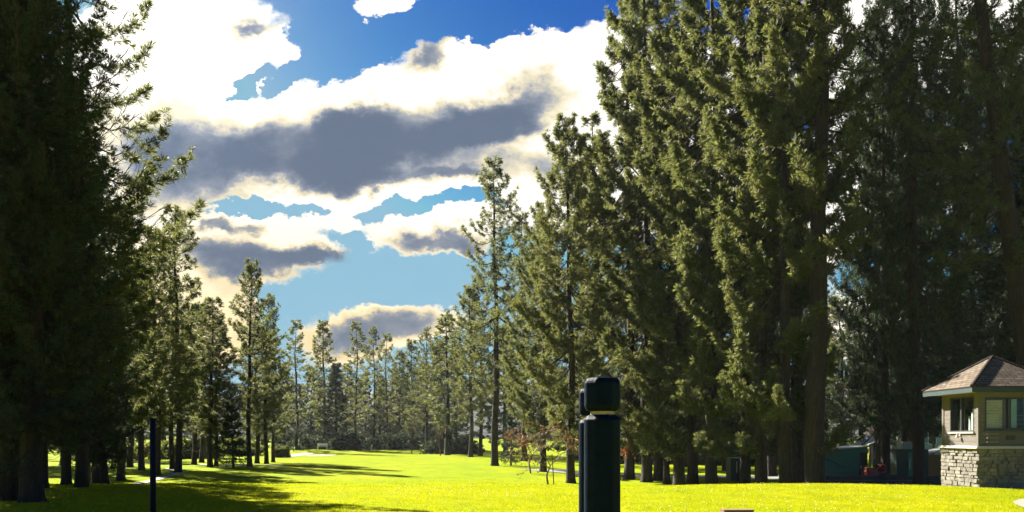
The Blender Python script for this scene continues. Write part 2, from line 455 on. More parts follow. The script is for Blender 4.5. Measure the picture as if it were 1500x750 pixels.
DIM = {'wallA': (28, 3.2), 'wallB': (28, 3.2), 'wallC': (30, 3.4), 'broad': (19.5, 3.4), 'openA': (26, 4.0), 'openB': (18, 2.0), 'openC': (17, 2.4),
       'hero': (23, 3.5), 'darkA': (25, 4.0), 'darkB': (26, 4.0), 'farA': (22, 2.6), 'farB': (22, 2.1), 'farC': (22, 3.0), 'fir': (4.8, 1.35)}

rt = random.Random(4)
def tree(key, px, d, h, r, label, group, name='pine_tree', lean=(0, 0), rz=None, cat='tree', tr=1.0):
    tm, cm = get(key)[:2]
    x, y = at(px, d)
    e = empty(name, (x, y, H(x, y)))
    e.rotation_euler = (math.radians(lean[1]), math.radians(lean[0]), 0)
    h0, r0 = DIM[key]
    sz, sr = h/h0, r/r0
    tag(e, label, cat, group)
    a = rt.uniform(0, 2*PI) if rz is None else rz
    for nm, me in (('trunk', tm), ('crown', cm)):
        o = bpy.data.objects.new(nm, me); link(o); o.parent = e
        o.rotation_euler = (0, 0, a); o.scale = (sr, sr, sz) if nm == 'crown' else (sr*tr, sr*tr, sz)
    return e

def bare(proto_, px, d, h, hp, label, group, name='bare_tree', cat='tree'):
    x, y = at(px, d)
    e = empty(name, (x, y, H(x, y))); tag(e, label, cat, group)
    a = rt.uniform(0, 2*PI); s = h/hp
    for nm, me in zip(('trunk', 'crown', 'leaves'), proto_):
        if me is None: continue
        o = bpy.data.objects.new(nm, me); link(o); o.parent = e
        o.rotation_euler = (0, 0, a); o.scale = (s, s, s)
    return e

# ------------------------------------------------------------------ ground
def build_ground():
    u = np.linspace(-1, 1, 301)
    xs = np.sinh(u*4.6)/math.sinh(4.6)*640
    v = np.linspace(0, 1, 330)
    ys = -300 + 0*v
    a = np.linspace(-300, 10, 24)[:-1]; b = np.linspace(10, 60, 150)[:-1]; c = 60*np.exp(np.linspace(0, math.log(640/60), 120))
    ys = np.concatenate([a, b, c])
    X, Y = np.meshgrid(xs, ys)
    Z = height(X, Y)
    n, m = X.shape
    idx = np.arange(n*m).reshape(n, m)
    f = np.stack([idx[:-1, :-1], idx[:-1, 1:], idx[1:, 1:], idx[1:, :-1]], -1).reshape(-1, 4)
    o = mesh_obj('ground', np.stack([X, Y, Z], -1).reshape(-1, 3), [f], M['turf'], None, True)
    tag(o, 'bright mown golf course turf', 'ground', kind='structure')
build_ground()

def strip(name, pts, width, mat, dz=.02, label=None, cat=None, n=60, wob=.0):
    """a sheet draped over the ground along a polyline"""
    pts = np.array(pts, float); L = np.concatenate([[0], np.cumsum(np.linalg.norm(np.diff(pts, axis=0), axis=1))])
    s = np.linspace(0, L[-1], n)
    P = np.stack([np.interp(s, L, pts[:, 0]), np.interp(s, L, pts[:, 1])], 1)
    for _ in range(6): P[1:-1] = (P[:-2] + 2*P[1:-1] + P[2:])/4
    T = np.gradient(P, axis=0); T /= np.linalg.norm(T, axis=1)[:, None]; Nn = np.stack([-T[:, 1], T[:, 0]], 1)
    ks = np.linspace(-.5, .5, 7)
    V = P[:, None] + Nn[:, None]*ks[None, :, None]*width
    Z = height(V[..., 0], V[..., 1]) + dz
    V = np.concatenate([V, Z[..., None]], -1).reshape(-1, 3)
    idx = np.arange(n*7).reshape(n, 7)
    f = np.stack([idx[:-1, :-1], idx[1:, :-1], idx[1:, 1:], idx[:-1, 1:]], -1).reshape(-1, 4)
    o = mesh_obj(name, V, [f], mat, None, True)
    return tag(o, label, cat, kind='structure')

def patch(name, cx, cy, rx, ry, mat, dz, seed, label, cat):
    rng = np.random.RandomState(seed); n, m = 60, 9
    th = np.arange(n)*2*PI/n; wob = 1 + .14*np.sin(2*th+rng.rand()*6) + .09*np.sin(3*th+rng.rand()*6) + .04*np.sin(7*th)
    V = [[cx, cy]]
    for k in range(1, m):
        V += list(np.stack([cx + rx*k/(m-1)*wob*np.cos(th), cy + ry*k/(m-1)*wob*np.sin(th)], 1))
    V = np.array(V); Z = height(V[:, 0], V[:, 1]) + dz
    t = [[0, 1+k, 1+(k+1) % n] for k in range(n)]
    q = [[1+(j-1)*n+k, 1+j*n+k, 1+j*n+(k+1) % n, 1+(j-1)*n+(k+1) % n] for j in range(1, m-1) for k in range(n)]
    o = mesh_obj(name, np.column_stack([V, Z]), [np.array(t), np.array(q)], mat, None, True)
    return tag(o, label, cat, kind='structure')

strip('footpath', [(11.4, 14), (12.1, 18), (12.75, 19.6), (13.9, 20.6), (18, 21.5), (26, 22)], 1.5, M['concrete'], .02, 'grey concrete path corner beside the stone booth lawn', 'path')
strip('cart_path', [(-16.0, 24.5), (-17.0, 30), (-20.0, 45), (-22.5, 56), (-27, 64)], .6, M['concrete'], .03, 'narrow pale path under the dark pines', 'path')
strip('cart_path', [(-34, 74), (-26, 71.5), (-19.5, 70.5)], 1.3, M['concrete'], .03, 'short pale path behind the small fir', 'path')
strip('service_road', [(2, 64), (9, 57), (16, 54), (30, 56), (60, 60)], 4.2, M['asphalt'], .03, 'grey service road behind the big pines', 'road')
patch('sand_bunker', -29.6, 110, 2.0, 9, M['sand'], .03, 3, 'pale sand bunker beside the round hedge', 'bunker')
patch('sand_bunker', -25.3, 108.5, 1.5, 5, M['sand'], .03, 5, 'small pale bunker under a raised grass lip', 'bunker')

def build_grass():
    rng = np.random.RandomState(7)
    P = []
    for (n, y0, y1, k) in ((170000, 15.5, 27.5, 1.0), (60000, 27.5, 48, 1.0)):
        y = rng.uniform(y0, y1, n); x = rng.uniform(-.66, .66, n) * y
        P.append(np.stack([x, y], 1))
    P = np.concatenate(P)
    x, y = P[:, 0], P[:, 1]
    pth = np.array([(11.4, 14), (12.1, 18), (12.75, 19.6), (13.9, 20.6), (18, 21.5), (26, 22)])
    on_path = np.zeros(len(x), bool)
    for (ax, ay), (bx_, by_) in zip(pth[:-1], pth[1:]):
        tt = (((x-ax)*(bx_-ax) + (y-ay)*(by_-ay)) / ((bx_-ax)**2 + (by_-ay)**2)).clip(0, 1)
        on_path |= np.hypot(x-ax-tt*(bx_-ax), y-ay-tt*(by_-ay)) < .62
    in_booth = (x > 14.2) & (x < 16.8) & (y > 25.2) & (y < 27.8)
    pathl = np.abs(x - np.interp(y, [24.5, 30, 45, 56], [-16, -17, -20, -22.5])) < .5
    keep = ~(on_path | in_booth | (pathl & (y > 24)))
    x, y = x[keep], y[keep]; n = len(x)
    cl = vnoise(x*2.2, y*2.2, 11)
    hgt = rng.uniform(.014, .034, n) * (1 + .6*cl) * (1 + (y > 27.5)*.4)
    hgt *= np.where(rng.rand(n) < .01, 1.9, 1)
    z = height(x, y)
    a = rng.uniform(0, 2*PI, n); w = rng.uniform(.006, .012, n) * (1 + (y > 27.5)*.8)
    c, s = np.cos(a)*w, np.sin(a)*w
    lx, ly = rng.normal(0, .5, n)*hgt, rng.normal(0, .5, n)*hgt
    V = np.stack([np.stack([x-c, y-s, z-.003], 1), np.stack([x+c, y+s, z-.003], 1), np.stack([x+lx, y+ly, z+hgt], 1)], 1).reshape(-1, 3)
    f = np.arange(3*n).reshape(n, 3)
    o = mesh_obj('grass', V, [f], M['blade'])
    tag(o, 'short sunlit grass blades on the tee lawn', 'grass', kind='stuff')
    # clover heads / daisies
    m = 900
    y = rng.uniform(16.5, 27, m); x = rng.uniform(-.35, .64, m)*y
    keep = (vnoise(x*.7, y*.7, 21) > .02) & ~((x > 11) & (y < 22)) & ~((x > 14.1) & (y > 25)); x, y = x[keep], y[keep]; m = len(x)
    z = height(x, y) + rng.uniform(.03, .055, m)
    r = rng.uniform(.006, .014, m); oct_ = np.array([[1,0,0],[0,1,0],[-1,0,0],[0,-1,0],[0,0,.8],[0,0,-.8]])
    V = (np.stack([x, y, z], 1)[:, None] + oct_[None]*r[:, None, None]).reshape(-1, 3)
    ft = np.array([[0,1,4],[1,2,4],[2,3,4],[3,0,4],[1,0,5],[2,1,5],[3,2,5],[0,3,5]])
    f = (ft[None] + (np.arange(m)*6)[:, None, None]).reshape(-1, 3)
    o = mesh_obj('clover_flowers', V, [f], M['white'])
    tag(o, 'tiny white clover heads scattered in the tee lawn', 'flowers', kind='stuff')
build_grass()

# wooded ridge beyond the course
def build_hills():
    rng = np.random.RandomState(3); n = 240
    th = np.linspace(-1.25, 1.25, n); V = []
    prof = 11 + 7*np.sin(th*2.1+1.2) + 3*np.sin(th*7.3) + 1.2*np.sin(th*23) + rng.normal(0, .5, n)
    rr = [(430, 0), (470, .55), (520, .9), (570, 1.0), (600, .9), (628, .5)]
    for R, k in rr:
        V.append(np.stack([R*np.sin(th), R*np.cos(th), 1 + (18+prof)*k + rng.normal(0, .6, n)*(k > 0)], 1))
    V = np.concatenate(V); idx = np.arange(n*len(rr)).reshape(len(rr), n)
    f = np.stack([idx[:-1, :-1], idx[:-1, 1:], idx[1:, 1:], idx[1:, :-1]], -1).reshape(-1, 4)
    o = mesh_obj('hills', V, [f], M['hillmat'], None, True)
    tag(o, 'low wooded ridge fading to blue beyond the course', 'hills', kind='structure')
build_hills()

# ------------------------------------------------------------------ trees
GL = 'dark pines at the left edge'; GM = 'pines along the left of the fairway'; GF = 'pines at the far end of the fairway'
GR = 'pines along the right of the fairway'; GW = 'big pines standing behind the tee on the right'; GB = 'pines in the background on the right'
T = [
 # key, px, d, h, r, lean(x,y), label, group
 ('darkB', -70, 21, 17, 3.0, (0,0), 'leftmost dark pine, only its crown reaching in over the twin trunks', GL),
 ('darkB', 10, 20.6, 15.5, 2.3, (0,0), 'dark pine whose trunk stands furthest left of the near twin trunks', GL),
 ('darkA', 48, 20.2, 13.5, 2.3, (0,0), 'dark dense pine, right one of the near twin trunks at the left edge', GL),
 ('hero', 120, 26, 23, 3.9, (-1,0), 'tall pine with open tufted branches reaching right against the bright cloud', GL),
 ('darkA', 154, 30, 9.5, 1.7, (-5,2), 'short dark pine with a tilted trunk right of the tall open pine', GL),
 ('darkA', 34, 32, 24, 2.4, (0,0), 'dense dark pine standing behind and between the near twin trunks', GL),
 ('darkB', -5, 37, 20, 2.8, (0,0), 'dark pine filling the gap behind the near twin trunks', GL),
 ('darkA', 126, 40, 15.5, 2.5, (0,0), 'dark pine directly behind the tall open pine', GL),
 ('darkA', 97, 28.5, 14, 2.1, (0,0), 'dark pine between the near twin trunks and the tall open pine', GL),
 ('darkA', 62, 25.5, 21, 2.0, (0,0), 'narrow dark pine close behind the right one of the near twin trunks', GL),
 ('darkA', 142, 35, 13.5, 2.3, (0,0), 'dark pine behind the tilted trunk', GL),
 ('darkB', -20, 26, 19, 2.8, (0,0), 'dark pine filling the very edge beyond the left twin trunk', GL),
 ('openC', 178, 46, 15.5, 2.6, (0,0), 'loose sunlit pine beside the dark left mass', GM),
 ('openB', 207, 60, 14, 2.2, (0,0), 'slender pine with a thin trunk just left of the thin blue pole', GM),
 ('openC', 191, 66, 17, 2.8, (0,0), 'loose pine with a stout trunk left of the thin blue pole, near the pale path', GM),
 ('openB', 230, 52, 15.5, 2.3, (0,0), 'upright pine rising right behind the thin blue pole', GM),
 ('openB', 262, 56, 18, 2.3, (0,0), 'tallest pine between the thin blue pole and the small fir', GM),
 ('openC', 252, 62, 13, 2.2, (0,0), 'shorter pine close behind the tallest pine right of the blue pole', GM),
 ('openB', 285, 72, 14, 2.2, (0,0), 'thin pine right of the tallest pine near the blue pole', GM),
 ('openC', 296, 78, 15, 2.6, (0,0), 'broad pine midway between the blue pole and the small fir', GM),
 ('openB', 307, 66, 13.5, 2.2, (0,0), 'pine with a bare dark lower trunk left of the small fir', GM),
 ('openB', 317, 68, 12.5, 1.7, (0,0), 'narrow pine standing closest on the left of the small fir', GM),
 ('openC', 365, 68, 16.8, 2.4, (0,0), 'tallest of the clump of pines right of the small fir', GM),
 ('openB', 377, 76, 13, 2.2, (0,0), 'pine with a brownish trunk second in the clump right of the small fir', GM),
 ('openC', 390, 75, 15.2, 2.2, (0,0), 'pine in the clump right of the small fir with a rounded lower top', GM),
 ('openB', 400, 79, 12.5, 1.8, (0,0), 'last slim pine on the right of the clump beside the sand bunker', GM),
 # far end
 ('farB', 435, 128, 20, 2.7, (0,0), 'thin far pine directly above the round hedge', GF),
 ('farC', 417, 140, 15, 3.5, (0,0), 'low far conifer behind the round hedge', GF),
 ('farA', 475, 140, 22, 3.6, (0,0), 'bushy topped far pine above the small bunker', GF),
 ('farC', 455, 150, 15, 3.2, (0,0), 'low dark far conifer between the round hedge and small bunker', GF),
 ('farC', 493, 138, 14.5, 3.4, (0,0), 'dark cone shaped conifer right of the small bunker', GF),
 ('farB', 521, 142, 22, 2.7, (0,0), 'spiky far pine with the highest thin top left of the fairway centre', GF),
 ('farA', 508, 160, 17, 3.4, (0,0), 'hazy low pine left of the spiky far pine', GF),
 ('farB', 548, 150, 22.5, 2.6, (0,0), 'thin pole like far pine at the middle of the far tree line', GF),
 ('farB', 567, 152, 21.5, 2.7, (0,0), 'thin far pine right of the pole like one', GF),
 ('farC', 535, 168, 16, 3.5, (0,0), 'hazy conifer low between the two thinnest far pines', GF),
 ('farA', 585, 160, 19.5, 3.4, (0,0), 'rounded far pine left of the tall one with the bare lower trunk', GF),
 ('farA', 605, 150, 20, 3.4, (0,0), 'far pine leaning on the left side of the tall one with the bare lower trunk', GF),
 ('openA', 625, 122, 18.8, 3.3, (0,0), 'tall far pine with a bare lower trunk right of the far green', GF),
 ('farC', 648, 138, 18, 3.8, (0,0), 'dark far conifer in the corner where the two tree lines meet', GF),
 ('farC', 470, 175, 14, 3.6, (0,0), 'hazy conifer low behind the bushy topped far pine', GF),
 ('farA', 562, 185, 17, 4.1, (0,0), 'hazy rounded pine furthest back at the middle of the far tree line', GF),
 ('farC', 600, 180, 15, 4.1, (0,0), 'hazy dark conifer furthest back right of the fairway centre', GF),
 ('farA', 655, 112, 19, 4.1, (0,0), 'bushy pine left of the trunk that stands out on the right fairway', GR),
 ('openC', 690, 101, 21, 3.2, (0,0), 'pine with a dark trunk, left of a pair behind the lone fairway trunk', GR),
 ('openC', 704, 108, 23, 3.2, (0,0), 'pine with a dark trunk, right of a pair behind the lone fairway trunk', GR),
 ('farC', 668, 125, 16, 4.1, (0,0), 'low dark conifer behind the pair of right fairway pines', GR),
 ('openA', 724, 70, 26.4, 4.4, (.6,0), 'open topped tall pine with the lone bare trunk on the right fairway edge', GR),
 ('openA', 768, 84, 25.5, 4.2, (0,0), 'tall pine close behind the open topped one with the lone trunk', GR),
 ('broad', 795, 60, 19.5, 3.5, (0,0), 'broad pine behind the staked sapling', GR),
 ('broad', 836, 46, 20.5, 3.5, (0,0), 'broad pine with a stout lit trunk just left of the navy posts', GR),
 ('wallB', 870, 62, 27, 4.2, (0,0), 'tall pine rising directly behind the navy posts', GR),
 ('farC', 740, 118, 18, 4.6, (0,0), 'shadowy conifer seen low between the right fairway trunks', GR),
 ('farC', 795, 105, 17, 4.6, (0,0), 'shadowy conifer low behind the reddish sapling', GR),
 # wall of big pines
 ('wallA', 921, 52, 33, 3.8, (.3,0), 'sunlit tall pine first of the big ones right of the navy posts', GW),
 ('wallA', 946, 49, 33, 3.8, (0,0), 'sunlit tall pine second of the big ones right of the navy posts', GW),
 ('wallB', 964, 51, 31, 3.6, (0,0), 'tall pine with a wide grey trunk close beside the second big pine', GW),
 ('openB', 976, 47, 16, 1.9, (0,0), 'very slim trunked pine squeezed between the wide grey trunk and a dark one', GW),
 ('wallA', 996, 45, 29, 3.6, (0,0), 'big pine with a dark straight trunk left of the widest brown trunk', GW),
 ('wallB', 1014, 46.5, 29, 3.6, (0,0), 'big pine with the second dark trunk left of the widest brown trunk', GW),
 ('wallA', 1042, 40, 30, 3.6, (0,0), 'big pine with the widest brown trunk and sunny low boughs', GW),
 ('wallB', 1092, 40, 29, 3.2, (0,0), 'big pine with a dark trunk in front of the teal box shed', GW),
 ('wallA', 1115, 36.5, 30, 3.3, (0,0), 'big dark pine with a thick trunk right of the teal box shed', GW),
 ('wallB', 1150, 35, 31, 3.2, (0,0), 'big pine with a smooth pale grey trunk left of the tallest bare trunk', GW),
 ('wallC', 1168, 39, 30, 3.0, (0,0), 'dark trunk between the pale grey trunk and the tallest bare trunk', GW),
 ('wallC', 1192, 34, 34, 3.3, (1.2,0), 'pine with the tallest bare trunk leaning right, beside the green shed', GW),
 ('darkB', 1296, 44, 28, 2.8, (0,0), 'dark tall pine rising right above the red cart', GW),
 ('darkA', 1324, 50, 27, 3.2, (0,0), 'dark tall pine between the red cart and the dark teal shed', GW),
 ('darkB', 1348, 36, 27, 3.0, (-1.5,0), 'pine with a dark trunk just left of the stone booth', GW),  # dark needle type used here to deepen the shade by colour
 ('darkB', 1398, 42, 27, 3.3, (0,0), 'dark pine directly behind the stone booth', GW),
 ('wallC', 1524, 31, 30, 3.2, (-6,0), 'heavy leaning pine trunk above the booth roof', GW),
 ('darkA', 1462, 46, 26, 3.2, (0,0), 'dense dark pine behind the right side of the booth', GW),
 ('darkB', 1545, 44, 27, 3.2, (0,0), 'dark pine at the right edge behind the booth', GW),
 # background right
 ('darkB', 1130, 56, 33.0, 3.8, (0,0), 'dark pine behind and just left of the pale grey trunk', GW),
 ('darkA', 1285, 60, 34.0, 3.8, (0,0), 'dark pine furthest back above the gabled shelter', GW),
 ('darkB', 1338, 54, 31.0, 3.6, (0,0), 'dark pine above the dark teal shed', GW),
 ('darkA', 1425, 58, 33.0, 3.8, (0,0), 'dark pine behind the peak of the booth roof, furthest back', GW),
 ('darkB', 1500, 55, 32.0, 3.6, (0,0), 'dark pine crossing behind the heavy leaning trunk', GW),
 ('farC', 425, 190, 17.0, 4.6, (0,0), 'hazy conifer at the very back just right of the clump near the bunker', GF),
 ('farC', 468, 192, 18.0, 4.6, (0,0), 'hazy conifer at the very back over the white bench', GF),
 ('farC', 526, 195, 18.0, 4.8, (0,0), 'hazy conifer at the very back behind the spiky far pine', GF),
 ('farC', 556, 176, 17.0, 4.4, (0,0), 'hazy conifer between the two thin far pines, at the back', GF),
 ('farC', 594, 195, 19.0, 4.8, (0,0), 'hazy conifer at the very back left of the far bare lower trunk', GF),
 ('farC', 612, 172, 18.0, 4.4, (0,0), 'hazy conifer just left of the far pine with the bare lower trunk', GF),
 ('farC', 950, 68, 18.0, 3.4, (0,0), 'dark conifer just beyond the second big pine', GB),
 ('farC', 1003, 74, 19.0, 3.6, (0,0), 'dark conifer on the near side of the service road, between dark straight trunks', GB),
 ('farC', 1062, 66, 18.0, 3.4, (0,0), 'dark conifer seen between the widest brown trunk and the teal box shed', GB),
 ('farC', 1098, 78, 19.0, 3.6, (0,0), 'dark conifer rising over the flat lid of the teal box shed', GB),

 ('openC', 1232, 82, 16.5, 3.2, (0,0), 'pale sunlit pine behind the green shed', GB),
 ('farC', 1210, 98, 15, 4.3, (0,0), 'shaded conifer behind the lamp pole', GB),
 ('farC', 1262, 94, 14, 4.3, (0,0), 'shaded conifer behind the gabled shelter', GB),
 ('farA', 1330, 98, 16, 4.6, (0,0), 'hazy pine behind the pale blue house', GB),
 ('farC', 1395, 96, 19, 4.9, (0,0), 'dark conifer behind the right end of the pale blue house', GB),
 ('farC', 1150, 88, 19, 4.6, (0,0), 'shaded conifer beyond the pale grey trunk', GB),
 ('farA', 1085, 96, 20, 4.6, (0,0), 'shaded pine beyond the teal box shed', GB),
 ('farC', 1030, 90, 19, 4.6, (0,0), 'shaded conifer beyond the service road', GB),
 ('farA', 970, 95, 21, 4.9, (0,0), 'shaded pine beyond the slim trunked pine', GB),
 ('farC', 915, 88, 20, 4.6, (0,0), 'shaded conifer low behind the first big pine', GB),
 ('farC', 860, 96, 21, 4.9, (0,0), 'shaded conifer low behind the navy posts', GB),
 ('farC', 1455, 88, 20, 4.6, (0,0), 'dark conifer far behind the booth roof', GB),
 ('farC', 1120, 70, 17, 4.1, (0,0), 'dark conifer between the thick dark trunk and pale grey trunk', GB),
 # filling the far line
 ('farC', 403, 165, 16.0, 4.2, (0,0), 'hazy conifer far behind the round hedge, right of the clump', GF),
 ('farC', 440, 180, 15.5, 4.2, (0,0), 'hazy conifer behind the thin far pine above the hedge', GF),
 ('farC', 487, 185, 19.0, 4.2, (0,0), 'hazy conifer behind the bushy topped far pine, its right one', GF),
 ('farC', 512, 178, 16.5, 4.0, (0,0), 'hazy conifer behind the spiky far pine', GF),
 ('farC', 580, 172, 17.5, 4.0, (0,0), 'hazy conifer behind the rounded far pine', GF),
 ('farC', 622, 165, 18.0, 4.2, (0,0), 'hazy conifer behind the far pine with the bare lower trunk', GF),
 ('farC', 640, 160, 19.5, 4.2, (0,0), 'hazy conifer just right of the far pine with the bare lower trunk', GF),
 ('farC', 335, 165, 12.0, 4.4, (0,0), 'hazy conifer far behind the small fir', GF),
 ('farC', 365, 175, 13.0, 4.4, (0,0), 'hazy conifer far behind the tallest of the clump right of the small fir', GF),
 ('farC', 310, 160, 12.0, 4.4, (0,0), 'hazy conifer far behind the narrow pine left of the small fir', GF),
 # far left behind
 ('farC', 95, 70, 20, 4.6, (0,0), 'dark conifer deep behind the tall open pine', GM),
 ('farC', 20, 66, 21, 4.9, (0,0), 'dark conifer deep behind the near twin trunks', GM),
 ('farA', 160, 90, 17, 4.3, (0,0), 'hazy pine far behind the tilted trunk', GM),
 ('farA', 240, 105, 17, 4.1, (0,0), 'hazy pine far behind the thin blue pole', GM),
 ('farC', 205, 120, 15, 4.3, (0,0), 'hazy conifer low and far left of the thin blue pole', GM),
 ('farC', 285, 125, 13, 4.3, (0,0), 'hazy low conifer far behind the bare dark trunks', GM),
 ('farA', 385, 135, 11, 4.1, (0,0), 'hazy low pine far behind the clump right of the small fir', GM),
]
TRUNK = {10: 1.25, 48: 1.5, 34: 1.3, 120: .75, 1524: 1.25, 1192: 1.2}
for key, px, d, h, r, lean, label, grp in T:
    tree(key, px, d, h, r, label, grp, 'fir_tree' if key == 'farC' else 'pine_tree', lean, tr=TRUNK.get(px, 1.0))
    if px == 921: FIRST = SC.objects[-1].parent if False else [o for o in COL.objects if o.get('label') == label][0]
tree('fir', 341, 66, 4.9, 1.4, 'small dark fir with a short bare stem between the pine clumps', None, 'fir_tree')
tree('fir', 749, 71, 4.4, 1.2, 'young dark fir right of the lone fairway trunk', None, 'fir_tree')

BA = make_bare(71, 8, .42, .10, M['twig'])
BR = make_bare(72, 7, .45, .09, M['redtwig'])
BL = make_bare(73, 4.2, .42, .06, M['twig'], M['redleaf'], 3)
for pr, px, d, h, hp, label, grp in [
  (BR, 540, 128, 7.5, 7, 'reddish bare shrub tree low at the middle of the far tree line', 'bare trees beyond the green'),
  (BA, 603, 122, 6.5, 8, 'grey bare tree left of the far bare trunked pine', 'bare trees beyond the green'),
  (BA, 430, 122, 7, 8, 'grey bare tree behind the round hedge', 'bare trees beyond the green'),
  (BR, 645, 108, 6, 7, 'low reddish bare tree at the corner of the two tree lines', 'bare trees beyond the green'),
  (BR, 1296, 66, 9.5, 7, 'tall reddish bare tree behind the gabled shelter', 'bare trees near the sheds'),
  (BA, 1312, 60, 7.5, 8, 'grey bare tree in front of the pale blue house', 'bare trees near the sheds'),
  (BA, 1366, 58, 8.0, 8, 'arching bare tree beside the left wall of the booth', 'bare trees near the sheds'),
  (BA, 1250, 72, 9, 8, 'grey bare tree behind the right end of the green shed', 'bare trees near the sheds'),
  (BA, 168, 78, 6, 8, 'grey bare tree beyond the tilted trunk', 'bare trees under the left pines'),
  (BR, 300, 100, 6, 7, 'reddish bare tree beyond the pines left of the small fir', 'bare trees under the left pines'),
]:
    bare(pr, px, d, h, hp, label, grp)
sp = bare(BL, 778, 57, 4.6, 4.2, 'reddish leaved sapling alone on the right fairway slope', 'saplings on the right slope', 'sapling')
sp2 = bare(BL, 804, 41.5, 4.0, 4.2, 'twiggy sapling tied to a thin stake left of the navy posts', 'saplings on the right slope', 'sapling')
x, y = at(812, 41.3)
mb = MB(); mb.tube([(0,0,-.3),(-.05,0,.6),(-.12,0,1.7)], [.03,.028,.025], 6)
o = mb.build('tree_stake', M['brownwood']); o.location = (x, y, H(x, y)); tag(o, 'thin tilted wooden stake beside the twiggy sapling', 'stake')

# a dead bough with orange needles hanging low from the first big pine
def dead_tip(e, px, py, d, n, size):
    rng = np.random.RandomState(int(px))
    x, y = at(px, d); z = EYE + (HZ-py)/F*d
    c = Vector((x, y, z)) - e.location
    mb = MB(); mb.tube([(0, 0, c.z + 1.3), (c.x*.5, c.y*.5, c.z + 1.0), tuple(c)], [.04, .03, .012], 6); b = mb.build('dead_bough', M['bark'], e)
    P = rng.normal(0, size, (n, 3)); V, f = tufts_mesh(P, rng.normal(0, .4, (n, 3)) + np.array([0, 0, -.8]), np.full(n, .2), 10, .13, rng)
    mesh_obj('dead_needles', V + np.array(c), [f], M['dead'], b)
dead_tip(FIRST, 914, 652, 51.2, 70, .22)

def bush(name, px, d, w, h, mat, seed, label, group=None, n=900, tuft=.16):
    rng = np.random.RandomState(seed); x, y = at(px, d)
    e = empty(name, (x, y, H(x, y))); tag(e, label, 'bush', group)
    dirs = unit(rng.normal(0, 1, (n, 3))); dirs[:, 2] = abs(dirs[:, 2])
    rad = rng.uniform(.55, 1.0, n)**.5 * (1 + .15*np.sin(dirs[:, 0]*5+seed) + .12*np.sin(dirs[:, 1]*7))
    P = dirs*rad[:, None]*np.array([w/2, w/2, h]) + np.array([0, 0, .05])
    V, f = tufts_mesh(P, dirs, np.full(n, tuft), 7, .25, rng, .9)
    mesh_obj('foliage', V, [f], mat, e)
    mb = MB()
    for k in range(7):
        a = k*.9; mb.tube([(.05*math.cos(a), .05*math.sin(a), -.1), (w*.15*math.cos(a), w*.15*math.sin(a), h*.4), (w*.3*math.cos(a), w*.3*math.sin(a), h*.8)], [.03, .022, .008], 5, False)
    mb.build('stems', M['twig'], e)
    return e
bush('hedge_bush', 412, 99, 1.9, 1.3, M['leaf'], 5, 'clipped round green hedge beside the pale sand bunker', tuft=.2)
for k, (px, d, w, h, label) in enumerate([
   (505, 134, 5, 2.6, 'low dark bush right of the small bunker'), (560, 140, 6, 2.4, 'wide dark bush at the middle of the far green edge'),
   (590, 138, 6, 2.8, 'dark bush left of the far bare trunked pine'), (650, 120, 6, 2.6, 'dark bush in the corner of the two tree lines'),
   (680, 118, 5, 2.2, 'dark bush behind the pair of right fairway trunks'), (530, 150, 7, 3.2, 'tall bush behind the reddish bare shrub tree'),
   (470, 140, 6, 2.4, 'bush behind the white bench'), (240, 92, 6, 2.0, 'low bush beyond the thin blue pole'),
   (290, 98, 6, 2.2, 'low bush beyond the pines left of the small fir'), (150, 84, 6, 2.2, 'low bush beyond the tilted trunk'),
   (350, 108, 6, 2.2, 'low bush beyond the small fir'), (935, 84, 7, 2.6, 'bush low behind the first big pines'), (985, 92, 8, 2.8, 'bush low behind the slim trunked pine'),
   (1035, 82, 7, 2.5, 'bush left of the teal box shed, beyond the road'), (1130, 80, 8, 2.8, 'bush low behind the pale grey trunk'), (880, 100, 7, 2.6, 'bush low behind the navy posts'),
   (1175, 84, 7, 2.6, 'bush low behind the tallest bare trunk')]):
    bush('bush', px, d, w, h, M['dense'] if k < 7 or k > 10 else M['leaf'], 30+k, label, 'bushes along the edge of the course', 700, .38)

# ------------------------------------------------------------------ posts in front
def navy_post(px, d, label):
    x, y = at(px, d); e = empty('bollard', (x, y, H(x, y))); tag(e, label, 'post', 'navy posts in front')
    k = 1/math.cos(PI/8)
    mb = MB(); mb.lathe([(0.0, -.6), (.0865*k, -.6), (.0865*k, 1.683), (.080*k, 1.700), (.060*k, 1.709), (0, 1.709)], n=8, rot=PI/8)
    mb.build('shaft', M['navy'], e, bevel=.014)
    mb = MB(); mb.lathe([(.058, 1.7092), (.058, 1.7255)], n=20); mb.build('neck_band', M['tan'], e)
    mb = MB(); mb.lathe([(0, 1.7255), (.066*k, 1.7255), (.080*k, 1.738), (.085*k, 1.755), (.085*k, 1.862), (.079*k, 1.880), (.064*k, 1.891), (0, 1.894)], n=8, rot=PI/8)
    mb.build('cap', M['navy'], e, bevel=.02)
    return e
navy_post(882, 4.0, 'nearer navy octagonal post with a capped head and tan neck band')
navy_post(869.5, 4.88, 'navy octagonal post half hidden close behind the nearer one')
x, y = at(224, 13)
e = empty('metal_post', (x, y, H(x, y))); tag(e, 'thin dark blue metal pole standing alone on the left lawn', 'post')
mb = MB(); mb.tube([(0,0,-.5),(0,0,.6),(0,0,1.86)], [.048,.047,.045], 12); mb.build('shaft', M['navy'], e, True)
mb = MB(); mb.lathe([(0,1.86),(.05,1.86),(.05,1.885),(.03,1.9),(0,1.902)], n=12); mb.build('cap', M['navy'], e)
x, y = at(1079, 16.3)
e = empty('wooden_tee_box', (x, y, H(x, y)), .03); tag(e, 'low brown plank box at the bottom of the lawn', 'box')
mb = MB()
mb.box((0, -.14, .07), (.58, .03, .15)); mb.box((0, .14, .07), (.58, .03, .15)); mb.box((-.275, 0, .07), (.03, .25, .15)); mb.box((.275, 0, .07), (.03, .25, .15))
